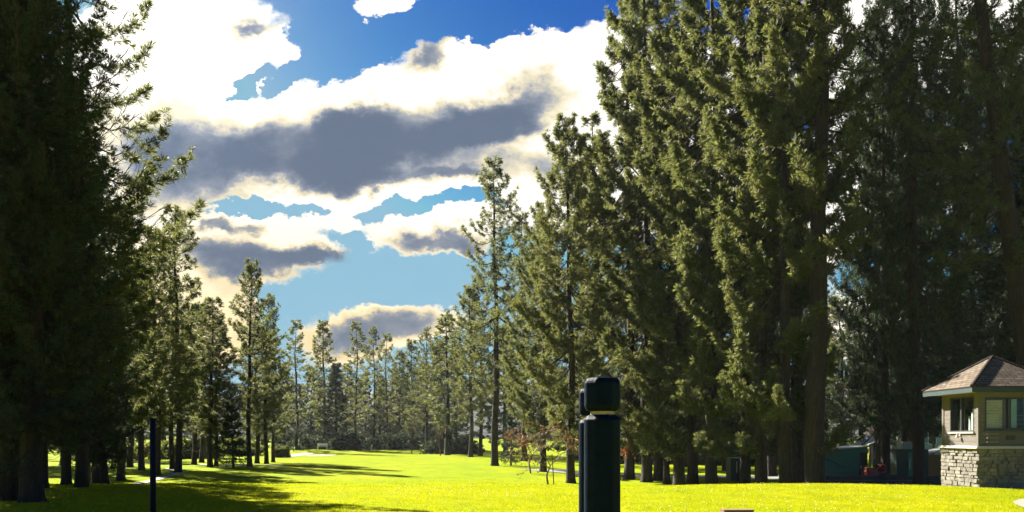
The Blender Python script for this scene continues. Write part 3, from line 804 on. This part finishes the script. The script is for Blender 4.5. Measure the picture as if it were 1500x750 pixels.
mb.build('plank_sides', M['brownwood'], e)
mb = MB(); mb.box((0, 0, .155), (.60, .33, .02)); mb.build('lid', M['brownwood'], e)

# ------------------------------------------------------------------ stone booth
bx, by = 15.54, 26.5
bz = H(14.4, 25.4)
booth = empty('starter_booth', (bx, by, bz)); tag(booth, 'small stone and timber booth with a shingled pyramid roof', 'booth')
rng = np.random.RandomState(5)
mb = MB(); mb.b2((-1.06, -1.06, -.4), (1.06, 1.06, 1.195))
core = mb.build('stone_base', M['mortar'], booth)
mb = MB(); z = -.12
while z < 1.17:
    hh = min(rng.uniform(.09, .15), 1.19 - z)
    if 1.19 - (z + hh) < .07: hh = 1.19 - z
    for side in range(4):
        u = -1.085
        while u < 1.08:
            L = rng.uniform(.13, .36)
            if 1.085 - (u+L) < .12: L = 1.085 - u
            pr = rng.uniform(.02, .075)
            a = side*PI/2
            cx, cy = u+L/2, -1.06 - pr/2 + .004
            c = (cx*math.cos(a) - cy*math.sin(a), cx*math.sin(a) + cy*math.cos(a), z+hh/2)
            mb.box(c, (L-.022, pr, hh-.02), a, 1.0, .011, rng)
            u += L
    z += hh
st = mb.build('stones', M['stone'], core); bm_ = st.modifiers.new('bevel', 'BEVEL'); bm_.width = .014; bm_.segments = 2
mb = MB(); mb.b2((-1.19, -1.19, 1.197), (1.19, 1.19, 1.232)); mb.b2((-1.15, -1.15, 1.2325), (1.15, 1.15, 1.275)); mb.build('ledge', M['cream'], booth, bevel=.005)
# walls with real openings; boards as real laps
zb, zt = 1.276, 2.955
def wall(side, o0, o1, z0, z1):
    """side 0: front (-y), 1: right (+x), 2: back, 3: left; opening o0..o1 along the wall, z0..z1"""
    mb = MB(); a = side*PI/2
    def lap(u0, u1, za, zc):
        n = max(1, int(round((zc-za)/.135))); hgt = (zc-za)/n
        for k in range(n):
            zc_ = za + (k+.5)*hgt
            cx, cy = (u0+u1)/2, -1.05 + .05 - .003*(k % 2)
            c = (cx*math.cos(a) - cy*math.sin(a), cx*math.sin(a) + cy*math.cos(a), zc_)
            mb.box(c, (u1-u0, .10, hgt-.006), a)
    e0, e1 = -.97, .97
    lap(e0, e1, zb, z0); lap(e0, e1, z1, zt); lap(e0, o0, z0, z1); lap(o1, e1, z0, z1)
    return mb
WIN = {0: (-.85, .80, 1.78, 2.79), 1: (-.7, .7, 1.74, 2.8), 2: (-.6, .75, 1.74, 2.8), 3: (-.59, .81, 1.72, 2.85)}
for s_ in range(4):
    wall(s_, *(WIN[s_] if s_ != 1 else (-.3, .3, 2.4, 2.8))).build('wall', M['wood'], booth)
for sx in (-1, 1):
    for sy in (-1, 1):
        mb = MB(); mb.box((sx*1.02, sy*1.02, (zb+zt)/2), (.105, .105, zt-zb)); mb.build('corner_post', M['wood'], booth)
def window(side, o0, o1, z0, z1, mull):
    a = side*PI/2
    def box(mb, u0, u1, v0, v1, za, zc):
        cx, cy = (u0+u1)/2, (v0+v1)/2
        mb.box((cx*math.cos(a) - cy*math.sin(a), cx*math.sin(a) + cy*math.cos(a), (za+zc)/2), (u1-u0, v1-v0, zc-za), a)
    mb = MB(); t = .045
    box(mb, o0+.002, o0+t, -1.06, -.96, z0+.002, z1-.002); box(mb, o1-t, o1-.002, -1.06, -.96, z0+.002, z1-.002)
    box(mb, o0+t, o1-t, -1.058, -.96, z0+.002, z0+t); box(mb, o0+t, o1-t, -1.058, -.96, z1-t, z1-.002)
    box(mb, mull-.035, mull+.035, -1.056, -.965, z0+t, z1-t)
    fr = mb.build('window', M['darkframe'], booth)
    for u0, u1 in ((o0+t, mull-.035), (mull+.035, o1-t)):
        mb = MB(); box(mb, u0+.001, u1-.001, -1.012, -1.006, z0+t+.001, z1-t-.001); mb.build('pane', M['glass'], fr)
    mb = MB(); box(mb, o0-.04, o1+.04, -1.11, -1.052, z0-.045, z0+.0); mb.build('sill', M['cream'] if side == 3 else M['darkframe'], fr)
    return fr, box
f0, bxf = window(0, *WIN[0], -.10)
window(1, -.3, .3, 2.4, 2.8, 0); window(2, *WIN[2], 0)
f3, _ = window(3, *WIN[3], .06)
# slatted blind behind the front pane, wooden mullion board inside
mb = MB()
for k in range(11):
    z = 1.85 + k*.082; mb.box((-.50, -.90, z), (.56, .012, .074))
mb.build('blind', M['pineboard'], f0)
mb = MB(); mb.b2((-.20, -.93, 1.80), (-.115, -.88, 2.78)); mb.build('jamb_board', M['brownwood'], f0)
mb = MB(); mb.b2((.05, -.92, 1.84), (.22, -.905, 2.74)); mb.b2((.45, -.92, 1.84), (.75, -.905, 2.74)); mb.build('curtain', M['bluewall'], f0)
mb = MB(); mb.b2((-.948, -.948, 1.20), (.948, .948, 1.276)); mb.build('floor_board', M['brownwood'], booth)
mb = MB(); mb.b2((-.35, -.35, 1.278), (.0, .75, 2.25)); mb.build('added_white_block', M['white'], booth)  # white block added inside to show as a sunlit patch through the window
mb = MB(); mb.b2((-.93, -.02, 1.77), (-.915, .12, 2.55)); mb.b2((-.93, -.74, 1.77), (-.915, -.45, 2.35)); mb.build('curtain_added_blind', M['white'], f3)  # curtain strip, plus a white blind added to brighten the left window
mb = MB(); mb.b2((.955, -.945, 1.28), (.975, .945, 2.38)); mb.build('lining', M['white'], booth)
# soffit, fascia, roof
mb = MB(); mb.b2((-1.46, -1.46, 2.957), (1.46, 1.46, 2.975)); mb.build('soffit', M['cream'], booth)
mb = MB()
mb.b2((-1.5, -1.5, 2.93), (1.5, -1.462, 3.11)); mb.b2((-1.5, 1.462, 2.93), (1.5, 1.5, 3.11))
mb.b2((-1.5, -1.46, 2.93), (-1.462, 1.46, 3.11)); mb.b2((1.462, -1.46, 2.93), (1.5, 1.46, 3.11))
mb.build('fascia', M['darkteal'], booth)
ez, az_, er = 3.112, 4.16, 1.515
V = [(-er,-er,ez),(er,-er,ez),(er,er,ez),(-er,er,ez),(0,0,az_),(-er,-er,ez-.03),(er,-er,ez-.03),(er,er,ez-.03),(-er,er,ez-.03)]
tri = np.array([[0,1,4],[1,2,4],[2,3,4],[3,0,4]]); qd = np.array([[5,6,1,0],[6,7,2,1],[7,8,3,2],[8,5,0,3],[8,7,6,5]])
roof = mesh_obj('roof', V, [tri, qd], M['shingle'], booth)
uv = roof.data.uv_layers.new(name='UVMap'); sl = math.hypot(er, az_-ez)
co = []
for k in range(4): co += [(-er, 0), (er, 0), (0, sl)]
co += [(0, 0)]*20
uv.data.foreach_set('uv', np.array(co, np.float32).ravel())
mb = MB()
for sx in (-1, 1):
    for sy in (-1, 1):
        n = 14
        for k in range(n):
            t0, t1 = k/n, (k+1.15)/n
            a = np.array([sx*er*(1-t0), sy*er*(1-t0), ez+(az_-ez)*t0+.012]); b = np.array([sx*er*(1-t1), sy*er*(1-t1), ez+(az_-ez)*min(t1,1)+.004])
            mb.tube([a, b], [.055, .05], 6)
mb.build('hip_caps', M['shingle'], roof)
mb = MB()
cx = (-1.053, -.02, 1.64)
mb.b2((-1.075, -.06, 1.60), (-1.053, .02, 1.70)); mb.tube([(-1.075,-.02,1.67),(-1.14,-.02,1.68),(-1.15,-.02,1.62)], [.012]*3, 6)
mb.lathe([(.015, 1.64), (.03, 1.625), (.052, 1.56), (.05, 1.53), (.0, 1.52)], (-1.15, -.02, 0), 12)
mb.build('wall_lamp', M['cream'], booth)
mb = MB(); mb.b2((-.19, -1.075, 1.47), (.08, -1.052, 1.60)); mb.build('sign_plate', M['darkframe'], booth)
mb = MB(); mb.b2((-.49, -1.185, .38), (-.30, -1.13, .72)); mb.build('meter_box', M['mortar'], booth)

# ------------------------------------------------------------------ sheds and yard
def at3(px, d): x, y = at(px, d); return x, y, H(x, y)
x0, y0, z0 = at3(1233, 45)
shed = empty('shed', (x0, y0, z0)); tag(shed, 'long low dark green shed with a pale sloping roof edge', 'shed')
mb = MB(); mb.b2((-1.42, 0, .25), (1.42, 2.4, 1.86)); mb.build('wall', M['shedgreen'], shed)
mb = MB(); mb.b2((-1.38, .03, -.3), (1.38, 2.3, .249)); mb.build('skirt', M['darkteal'], shed)
mb = MB(); v = [(-1.6,-.22,1.865),(1.55,-.22,2.17),(1.55,2.6,2.17),(-1.6,2.6,1.865)]; v += [(a,b,c+.06) for a,b,c in v]
mb.add(v, [[0,3,2,1],[4,5,6,7],[0,1,5,4],[1,2,6,5],[2,3,7,6],[3,0,4,7]]); mb.build('roof', M['metalroof'], shed)
mb = MB(); v = [(-1.42,.0,1.861),(1.42,.0,1.861),(1.42,.0,2.15)]; v += [(a,2.4,c) for a,b,c in v]
mb.add(v, [[0,3,4,1],[1,4,5,2],[2,5,3,0]], [[0,1,2],[5,4,3]]); mb.build('gable_infill', M['shedgreen'], shed)
mb = MB(); mb.b2((.95,-.03,.3),(1.40,-.002,1.84)); d_ = mb.build('door', M['darkteal'], shed)
mb = MB(); mb.b2((1.02,-.07,1.0),(1.06,-.032,1.12)); mb.build('handle', M['steel'], d_)

x0, y0, z0 = at3(1334, 46)
s2 = empty('shed', (x0, y0, z0)); tag(s2, 'dark teal shed with a pale corrugated panel on its roof, left of the booth', 'shed')
mb = MB(); mb.b2((-.80, 0, -.3), (1.0, 1.0, 2.0)); mb.build('wall', M['darkteal'], s2)
mb = MB(); mb.b2((-.15, -.03, .05), (.5, -.002, 1.85)); d_ = mb.build('door', M['shedgreen'], s2)
mb = MB(); mb.b2((-.09, -.06, .9), (-.06, -.032, 1.5)); mb.build('handle', M['steel'], d_)
mb = MB()
for k in range(14):
    xx = -.42 + k*.062; mb.b2((xx, .10 + .02*(k % 2), 2.001), (xx+.06, .8, 2.0 + .42))
mb.build('corrugated_panel', M['metalroof'], s2)
x0, y0, z0 = at3(1369, 49)
s3 = empty('shed', (x0, y0, z0)); tag(s3, 'low brown lean-to shed touching the left side of the booth in view', 'shed')
mb = MB(); mb.b2((-.55, 0, -.3), (.9, 1.8, 1.6)); mb.build('wall', M['brownwood'], s3)
mb = MB(); v = [(-.65,-.12,1.62),(1.0,-.12,1.95),(1.0,1.9,1.95),(-.65,1.9,1.62)]; v += [(a,b,c+.05) for a,b,c in v]
mb.add(v, [[0,3,2,1],[4,5,6,7],[0,1,5,4],[1,2,6,5],[2,3,7,6],[3,0,4,7]]); mb.build('roof', M['metalroof'], s3)

x0, y0, z0 = at3(1085, 50)
s4 = empty('shed', (x0, y0, z0)); tag(s4, 'small dark teal box shed with a flat lid behind the pines', 'shed')
mb = MB(); mb.b2((-.6, 0, -.3), (.62, 1.1, 1.36)); mb.build('wall', M['darkteal'], s4)
mb = MB(); mb.b2((-.68, -.08, 1.361), (.70, 1.2, 1.42)); mb.build('roof', M['shedgreen'], s4)
mb = MB(); mb.tube([(-.25,-.05,.5),(-.25,-.05,.9),(-.25,-.05,1.2)], [.025]*3, 8); mb.build('vent_pipe', M['steel'], s4)

x0, y0, z0 = at3(1295, 60)
sh = empty('shelter', (x0, y0, z0)); tag(sh, 'open gabled shelter with pale roof edges behind the red cart', 'shelter')
for sx in (-1, 1):
    mb = MB(); v = [(0,-.1,2.62),(sx*1.18,-.1,2.12),(sx*1.18,3,2.12),(0,3,2.62)]; v += [(a,b,c+.06) for a,b,c in v]
    mb.add(v, [[0,3,2,1],[4,5,6,7],[0,1,5,4],[1,2,6,5],[2,3,7,6],[3,0,4,7]]); mb.build('roof_slope', M['metalroof'], sh)
    for yy in (.05, 2.8):
        mb = MB(); mb.b2((sx*1.02-.06, yy-.06, -.3), (sx*1.02+.06, yy+.06, 2.18)); mb.build('post', M['brownwood'], sh)
mb = MB(); v = [(-1.05,0,2.14),(1.05,0,2.14),(0,0,2.58)]; v += [(a,.04,c) for a,b,c in v]
mb.add(v, [[0,3,4,1],[1,4,5,2],[2,5,3,0]], [[0,1,2],[5,4,3]]); mb.build('gable_board', M['brownwood'], sh)

x0, y0, z0 = at3(1286, 43.5)
ct = empty('utility_cart', (x0, y0, z0 + .02)); tag(ct, 'red utility cart parked between the green shed and the teal shed', 'cart')
mb = MB(); mb.box((-.42, 0, .62), (.62, 1.1, .55), 0, .86); mb.box((-.42, 0, .98), (.46, .9, .16), 0, .8); mb.build('body', M['redpaint'], ct, bevel=.04)
mb = MB(); mb.box((.34, 0, .52), (.88, 1.05, .34), 0, 1.06); mb.build('cargo_bed', M['darkframe'], ct, bevel=.02)
mb = MB(); mb.box((.05, 0, .80), (.3, .9, .12)); mb.box((.2, 0, 1.02), (.1, .9, .4)); mb.build('seat', M['redpaint'], ct, bevel=.03)
mb = MB(); mb.tube([(-.2, -.2, 1.0), (-.08, -.2, 1.18)], [.015, .015], 6); th = np.linspace(0, 2*PI, 17)
mb.tube(np.stack([-.08 + .06*np.cos(th), -.2 + .16*np.sin(th), 1.18 + .08*np.cos(th)], 1), [.014]*17, 6); mb.build('steering_wheel', M['rubber'], ct)
for sx in (-.5, .5):
    for sy in (-.5, .5):
        mb = MB(); pr = [(.0,-.08),(.2,-.08),(.24,-.05),(.24,.05),(.2,.08),(0,.08)]
        mb.lathe(pr, n=18); v = mb.v[0]; mb.v[0] = np.stack([v[:,0]+sx, v[:,2]+sy, v[:,1]+.24], 1)
        mb.build('wheel', M['rubber'], ct)

x0, y0, z0 = at3(1202, 62)
lp = empty('lamp_pole', (x0, y0, z0)); tag(lp, 'thin pale lamp pole rising above the green shed', 'lamp')
mb = MB(); mb.tube([(0,0,-.3),(0,0,1.5),(0,0,3.1)], [.05,.045,.035], 8); mb.build('pole', M['steel'], lp)
mb = MB(); mb.b2((-.22, -.1, 3.08), (.08, .1, 3.24)); mb.build('lamp_head', M['white'], lp, bevel=.02)
x0, y0, z0 = at3(1196, 36)
pd = empty('utility_pedestal', (x0, y0, z0)); tag(pd, 'small pale topped utility pedestal at the foot of the leaning trunk', 'pedestal')
mb = MB(); mb.b2((-.11, -.11, -.2), (.11, .11, .92)); mb.build('body', M['darkframe'], pd)
mb = MB(); mb.box((0, 0, .98), (.30, .28, .11), 0, .8); mb.build('lid', M['metalroof'], pd, bevel=.01)
mb = MB(); rng = np.random.RandomState(8)
for k in range(16):
    for j in range(4): mb.box((14.0 + k*.52, 38.2 + rng.uniform(-.01, .01), -.95 + j*.21), (.51, .16, .2), 0, 1, .006, rng)
o = mb.build('retaining_wall', M['darkframe']); tag(o, 'low dark timber retaining wall in front of the green shed', 'wall', kind='thing')

x0, y0, z0 = at3(1356, 76)
hs = empty('house', (x0, y0, z0)); tag(hs, 'pale blue house half hidden by trees left of the booth', 'house')
mb = MB(); mb.b2((-2.6, 0, -.4), (3.2, 6, 4.6)); mb.build('wall', M['bluewall'], hs)
mb = MB(); v = [(-3.0,-.4,4.602),(3.6,-.4,4.602),(3.6,3.0,6.4),(-3.0,3.0,6.4),(-3.0,6.4,4.602),(3.6,6.4,4.602)]
mb.add(v, [[0,1,2,3],[3,2,5,4],[0,4,5,1]], [[0,3,4],[1,5,2]]); mb.build('roof', M['metalroof'], hs)
for xx in (-1.5, .6, 2.1):
    mb = MB(); mb.b2((xx-.4, -.05, 2.0), (xx+.4, -.003, 3.4)); w_ = mb.build('window', M['white'], hs)
    mb = MB(); mb.b2((xx-.33, -.056, 2.07), (xx+.33, -.051, 3.33)); mb.build('pane', M['darkframe'], w_)
mb = MB()
for xx in (-2.6, 3.2): mb.box((xx, -.004, 2.1), (.14, .05, 5.0))
mb.build('corner_boards', M['white'], hs)

x0, y0, z0 = at3(472, 126)
be = empty('bench', (x0, y0, z0)); tag(be, 'small white bench on the far green edge', 'bench')
mb = MB(); mb.b2((-.8, -.2, .42), (.8, .2, .48)); mb.build('seat', M['white'], be)
mb = MB(); mb.b2((-.8, .2, .6), (.8, .25, .95)); mb.build('backrest', M['white'], be)
for sx in (-.7, .7):
    mb = MB(); mb.b2((sx-.05, -.18, -.1), (sx+.05, .18, .419)); mb.build('leg', M['white'], be)
    mb = MB(); mb.b2((sx-.04, .201, -.1), (sx+.04, .249, .599)); mb.build('leg', M['white'], be)

# ------------------------------------------------------------------ sky
def build_world():
    w = bpy.data.worlds.new('World'); SC.world = w; w.use_nodes = True
    nt = w.node_tree; nt.nodes.clear(); Lk = nt.links.new
    out = N(nt, 'ShaderNodeOutputWorld'); bg = N(nt, 'ShaderNodeBackground', i_Strength=SKY)
    Lk(bg.outputs[0], out.inputs[0])
    sky = N(nt, 'ShaderNodeTexSky', sky_type='NISHITA'); sky.sun_disc = False
    sky.sun_elevation = math.radians(SUN_EL); sky.sun_rotation = math.radians(SUN_AZ)
    sky.air_density = 1.0; sky.dust_density = .4; sky.ozone_density = 3.0
    ss = N(nt, 'ShaderNodeSeparateColor'); Lk(sky.outputs[0], ss.inputs[0])
    tc = N(nt, 'ShaderNodeTexCoord'); sp = N(nt, 'ShaderNodeSeparateXYZ'); Lk(tc.outputs['Generated'], sp.inputs[0])
    def math_(op, a, b=None, c=None):
        n = N(nt, 'ShaderNodeMath', operation=op)
        for k, v in enumerate((a, b, c)):
            if v is None: continue
            if isinstance(v, (int, float)): n.inputs[k].default_value = v
            else: Lk(v, n.inputs[k])
        return n.outputs[0]
    # deep, polarised looking blue overhead, cyan lower down
    hs = N(nt, 'ShaderNodeCombineColor')
    for k, (gain, ref, pw) in enumerate(((.95, 3.27, 5.0), (1.95, 4.72, 2.9), (2.7, 6.77, .95))):
        Lk(math_('MULTIPLY', math_('POWER', math_('MINIMUM', math_('DIVIDE', ss.outputs[k], ref), 1.02), pw), gain), hs.inputs[k])
    ay = math_('MAXIMUM', math_('ABSOLUTE', sp.outputs[1]), .12)
    u = math_('DIVIDE', sp.outputs[0], ay); v = math_('DIVIDE', sp.outputs[2], ay)
    cb = N(nt, 'ShaderNodeCombineXYZ'); Lk(u, cb.inputs[0]); Lk(v, cb.inputs[1])
    # ragged edges: warp the cloud coordinates
    sc1 = N(nt, 'ShaderNodeVectorMath', operation='MULTIPLY'); sc1.inputs[1].default_value = (1, 1.35, 1); Lk(cb.outputs[0], sc1.inputs[0])
    n1 = N(nt, 'ShaderNodeTexNoise', i_Scale=5.5, i_Detail=7., i_Roughness=.6); Lk(sc1.outputs[0], n1.inputs['Vector'])
    sub = N(nt, 'ShaderNodeVectorMath', operation='SUBTRACT'); Lk(n1.outputs['Color'], sub.inputs[0]); sub.inputs[1].default_value = (.5, .5, .5)
    ma = N(nt, 'ShaderNodeVectorMath', operation='MULTIPLY_ADD'); Lk(sub.outputs[0], ma.inputs[0]); ma.inputs[1].default_value = (.13, .09, 0); Lk(cb.outputs[0], ma.inputs[2])
    n2 = N(nt, 'ShaderNodeTexNoise', i_Scale=24., i_Detail=5., i_Roughness=.65); Lk(sc1.outputs[0], n2.inputs['Vector'])
    sub2 = N(nt, 'ShaderNodeVectorMath', operation='SUBTRACT'); Lk(n2.outputs['Color'], sub2.inputs[0]); sub2.inputs[1].default_value = (.5, .5, .5)
    mb2 = N(nt, 'ShaderNodeVectorMath', operation='MULTIPLY_ADD'); Lk(sub2.outputs[0], mb2.inputs[0]); mb2.inputs[1].default_value = (.055, .045, 0); Lk(ma.outputs[0], mb2.inputs[2])
    P = mb2.outputs[0]
    bil = N(nt, 'ShaderNodeTexNoise', i_Scale=13., i_Detail=6., i_Roughness=.62); Lk(sc1.outputs[0], bil.inputs['Vector'])
    broad = N(nt, 'ShaderNodeTexNoise', i_Scale=3.0, i_Detail=5., i_Roughness=.55); Lk(sc1.outputs[0], broad.inputs['Vector'])
    def field(blobs, start):
        acc = start
        for (px, py, rx, ry, ang, wt) in blobs:
            mp = N(nt, 'ShaderNodeMapping', vector_type='TEXTURE')
            mp.inputs['Location'].default_value = ((px-750)/F, (HZ-py)/F, 0)
            mp.inputs['Rotation'].default_value = (0, 0, math.radians(ang))
            mp.inputs['Scale'].default_value = (rx/F, ry/F, 1)
            Lk(P, mp.inputs[0])
            ln = N(nt, 'ShaderNodeVectorMath', operation='LENGTH'); Lk(mp.outputs[0], ln.inputs[0])
            mr = N(nt, 'ShaderNodeMapRange', interpolation_type='SMOOTHSTEP'); mr.inputs['From Min'].default_value = 1.5; mr.inputs['From Max'].default_value = .35
            mr.inputs['To Min'].default_value = 0; mr.inputs['To Max'].default_value = 1
            Lk(ln.outputs['Value'], mr.inputs['Value'])
            acc = math_('MULTIPLY_ADD', mr.outputs[0], wt, acc)
        return acc
    cover0 = math_('MULTIPLY_ADD', bil.outputs[0], .85, math_('MULTIPLY_ADD', broad.outputs[0], .55, -.68))   # about 0.03 +- .25
    COVER = [(325, 75, 150, 95, 0, 1.0), (190, 190, 150, 210, 0, 1.0), (640, 120, 150, 62, 18, 1.0), (800, 110, 110, 95, 20, 1.0), (480, 190, 190, 75, 0, .9),
             (520, 225, 330, 75, 0, 1.0), (560, 270, 330, 32, 0, .9), (590, -2, 62, 20, 8, 1.9), (625, 340, 92, 46, 0, 1.0), (430, 322, 62, 24, 0, .7), (500, 320, 28, 24, 0, .8),
             (330, 325, 55, 26, 0, .9), (410, 385, 118, 42, -4, 1.0), (560, 487, 115, 36, 6, 1.0), (300, 430, 70, 110, 0, .9), (150, 470, 180, 120, 0, .8),
             (800, 250, 120, 110, 0, .8), (1010, 250, 160, 120, 0, .7), (1225, 320, 90, 80, 0, 1.1), (1240, 90, 90, 110, 0, 1.0), (1420, 50, 170, 80, 0, 1.0), (1330, 260, 150, 80, 0, .8), (1010, 90, 140, 70, 0, .7), (1300, 480, 160, 60, 0, .7),
             (540, 58, 90, 26, 32, -1.3), (680, 22, 105, 36, -6, -1.2), (790, 16, 90, 36, 14, -1.1), (430, 105, 52, 15, 35, -1.2), (375, 122, 16, 10, 30, -.8),
             (570, 410, 200, 40, 0, -.55), (650, 300, 90, 11, 4, -1.5), (560, 306, 34, 16, 0, -1.1), (350, 304, 60, 12, 0, -1.5), (455, 300, 40, 12, 0, -1.0), (515, 352, 22, 12, 30, -1.0), (380, 108, 40, 9, 30, -1.2), (345, 122, 22, 6, 20, -1.0), (470, 45, 30, 26, 40, -.5), (1150, 240, 40, 60, 0, -.6)]
    cov = field(COVER, cover0)
    front = N(nt, 'ShaderNodeMapRange', interpolation_type='SMOOTHSTEP'); front.inputs['From Min'].default_value = -.15; front.inputs['From Max'].default_value = .25
    front.inputs['To Min'].default_value = .2; Lk(sp.outputs[1], front.inputs['Value'])
    cov = math_('MULTIPLY', cov, front.outputs[0])
    alpha = N(nt, 'ShaderNodeMapRange', interpolation_type='SMOOTHSTEP'); alpha.inputs['From Min'].default_value = .30; alpha.inputs['From Max'].default_value = .62
    Lk(cov, alpha.inputs['Value'])
    GREY = [(265, 228, 120, 72, -5, 1.0), (450, 215, 130, 52, 5, .9), (620, 190, 130, 50, 8, .9), (730, 170, 110, 36, 18, .8), (560, 250, 180, 28, 0, .45), (545, 262, 48, 16, 0, .55), (660, 262, 60, 10, 0, .4), (320, 330, 22, 11, 0, .7), (360, 338, 30, 8, 0, .6),
            (370, 382, 92, 28, -3, .95), (470, 385, 62, 18, -8, .85), (640, 352, 76, 19, 0, .95), (560, 488, 88, 24, 6, .95), (622, 78, 44, 16, 20, .62), (395, 28, 44, 14, 8, .66), (540, 165, 60, 20, 20, .35), (250, 130, 60, 26, 10, .3), (760, 250, 90, 30, 0, .4), (240, 60, 40, 20, 0, .0)]
    gr = field(GREY, math_('MULTIPLY_ADD', bil.outputs[0], 1.35, math_('MULTIPLY_ADD', broad.outputs[0], .9, -1.08)))
    gm = N(nt, 'ShaderNodeMapRange', interpolation_type='SMOOTHSTEP'); gm.inputs['From Min'].default_value = .04; gm.inputs['From Max'].default_value = 1.2; Lk(gr, gm.inputs['Value'])
    K = 1/(2**EXPO)/SKY
    def c_(r, g, b): return tuple(k*K for k in (r, g, b))
    ccol = ramp(nt, gm.outputs[0], [(0, c_(1.25, 1.21, 1.10)), (.10, c_(1.02, .98, .86)), (.22, c_(.98, .88, .62)), (.38, c_(.72, .67, .54)), (.55, c_(.42, .44, .47)), (.74, c_(.25, .29, .37)), (1, c_(.13, .175, .26))])
    # brighter towards the sun behind the left trees
    sun = Vector((math.sin(math.radians(SUN_AZ))*math.cos(math.radians(SUN_EL)), math.cos(math.radians(SUN_AZ))*math.cos(math.radians(SUN_EL)), math.sin(math.radians(SUN_EL))))
    dt = N(nt, 'ShaderNodeVectorMath', operation='DOT_PRODUCT'); Lk(tc.outputs['Generated'], dt.inputs[0]); dt.inputs[1].default_value = sun
    gl = N(nt, 'ShaderNodeMapRange', interpolation_type='SMOOTHSTEP'); gl.inputs['From Min'].default_value = .86; gl.inputs['From Max'].default_value = 1.0
    gl.inputs['To Min'].default_value = 1.0; gl.inputs['To Max'].default_value = 1.7; Lk(dt.outputs['Value'], gl.inputs['Value'])
    cm = N(nt, 'ShaderNodeVectorMath', operation='SCALE'); Lk(ccol, cm.inputs[0]); Lk(gl.outputs[0], cm.inputs['Scale'])
    # cloud low in the south-west glows warm
    lw = N(nt, 'ShaderNodeMapRange', interpolation_type='SMOOTHSTEP'); lw.inputs['From Min'].default_value = .34; lw.inputs['From Max'].default_value = .10; Lk(v, lw.inputs['Value'])
    lu = N(nt, 'ShaderNodeMapRange', interpolation_type='SMOOTHSTEP'); lu.inputs['From Min'].default_value = .1; lu.inputs['From Max'].default_value = -.3; lu.inputs['To Min'].default_value = .35; Lk(u, lu.inputs['Value'])
    wm = N(nt, 'ShaderNodeMix', data_type='RGBA', blend_type='MULTIPLY'); Lk(math_('MULTIPLY', math_('MULTIPLY', lw.outputs[0], lu.outputs[0]), math_('SUBTRACT', 1.0, gm.outputs[0])), wm.inputs[0]); Lk(cm.outputs[0], wm.inputs[6]); wm.inputs[7].default_value = (1.0, .80, .46, 1)
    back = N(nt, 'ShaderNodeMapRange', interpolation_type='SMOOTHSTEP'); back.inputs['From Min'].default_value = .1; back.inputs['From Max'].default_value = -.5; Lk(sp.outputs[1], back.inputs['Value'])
    back_fill = N(nt, 'ShaderNodeVectorMath', operation='MULTIPLY'); Lk(sky.outputs[0], back_fill.inputs[0]); back_fill.inputs[1].default_value = (.09, .225, .33)  # unseen sky behind the camera, tinted to set the fill on shaded sides
    bk = N(nt, 'ShaderNodeMix', data_type='RGBA'); Lk(back.outputs[0], bk.inputs[0]); Lk(hs.outputs[0], bk.inputs[6]); Lk(back_fill.outputs[0], bk.inputs[7])
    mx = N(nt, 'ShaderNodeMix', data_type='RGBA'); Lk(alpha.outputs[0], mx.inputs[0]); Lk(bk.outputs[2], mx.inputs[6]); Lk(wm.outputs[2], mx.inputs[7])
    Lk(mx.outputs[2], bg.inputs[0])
SKY = .05
build_world()

sd = Vector((math.sin(math.radians(SUN_AZ))*math.cos(math.radians(SUN_EL)), math.cos(math.radians(SUN_AZ))*math.cos(math.radians(SUN_EL)), math.sin(math.radians(SUN_EL))))
lt = bpy.data.lights.new('sun', 'SUN'); lt.energy = 5.0; lt.angle = math.radians(.5); lt.color = (1.0, .945, .82)
so = bpy.data.objects.new('sun', lt); link(so); so.rotation_euler = sd.to_track_quat('Z', 'Y').to_euler(); so.location = (0, 0, 60)

# air: far things fade to blue grey
HAZE = .00012
if HAZE:
    mb = MB(); mb.b2((-660, -310, -8), (660, 660, 46)); o = mb.build('haze', None); tag(o, 'thin sunlit air over the course', 'haze', kind='stuff')
    m, nt, out = new_mat('haze_air'); v = N(nt, 'ShaderNodeVolumePrincipled'); v.inputs['Density'].default_value = HAZE
    v.inputs['Color'].default_value = (.86, .90, .92, 1); v.inputs['Anisotropy'].default_value = .1
    nt.links.new(v.outputs[0], out.inputs['Volume']); o.data.materials.append(m)

# ------------------------------------------------------------------ camera and render settings
cam = bpy.data.cameras.new('camera'); co = bpy.data.objects.new('camera', cam); link(co)
co.location = (0, 0, EYE); co.rotation_euler = (PI/2, 0, 0)
cam.sensor_width = 36; cam.lens = 36*F/1500; cam.shift_y = (HZ-375)/1500; cam.clip_start = .1; cam.clip_end = 4000
SC.camera = co
SC.view_settings.view_transform = 'Standard'; SC.view_settings.look = 'None'; SC.view_settings.gamma = 1; SC.view_settings.exposure = EXPO
SC.view_settings.use_curve_mapping = False
SC.render.engine = 'CYCLES'
cy = SC.cycles
cy.max_bounces = 3; cy.diffuse_bounces = 2; cy.glossy_bounces = 2; cy.transmission_bounces = 4; cy.transparent_max_bounces = 8; cy.volume_bounces = 0
cy.use_denoising = True; cy.use_adaptive_sampling = True; cy.adaptive_threshold = .02
cy.sample_clamp_indirect = 6
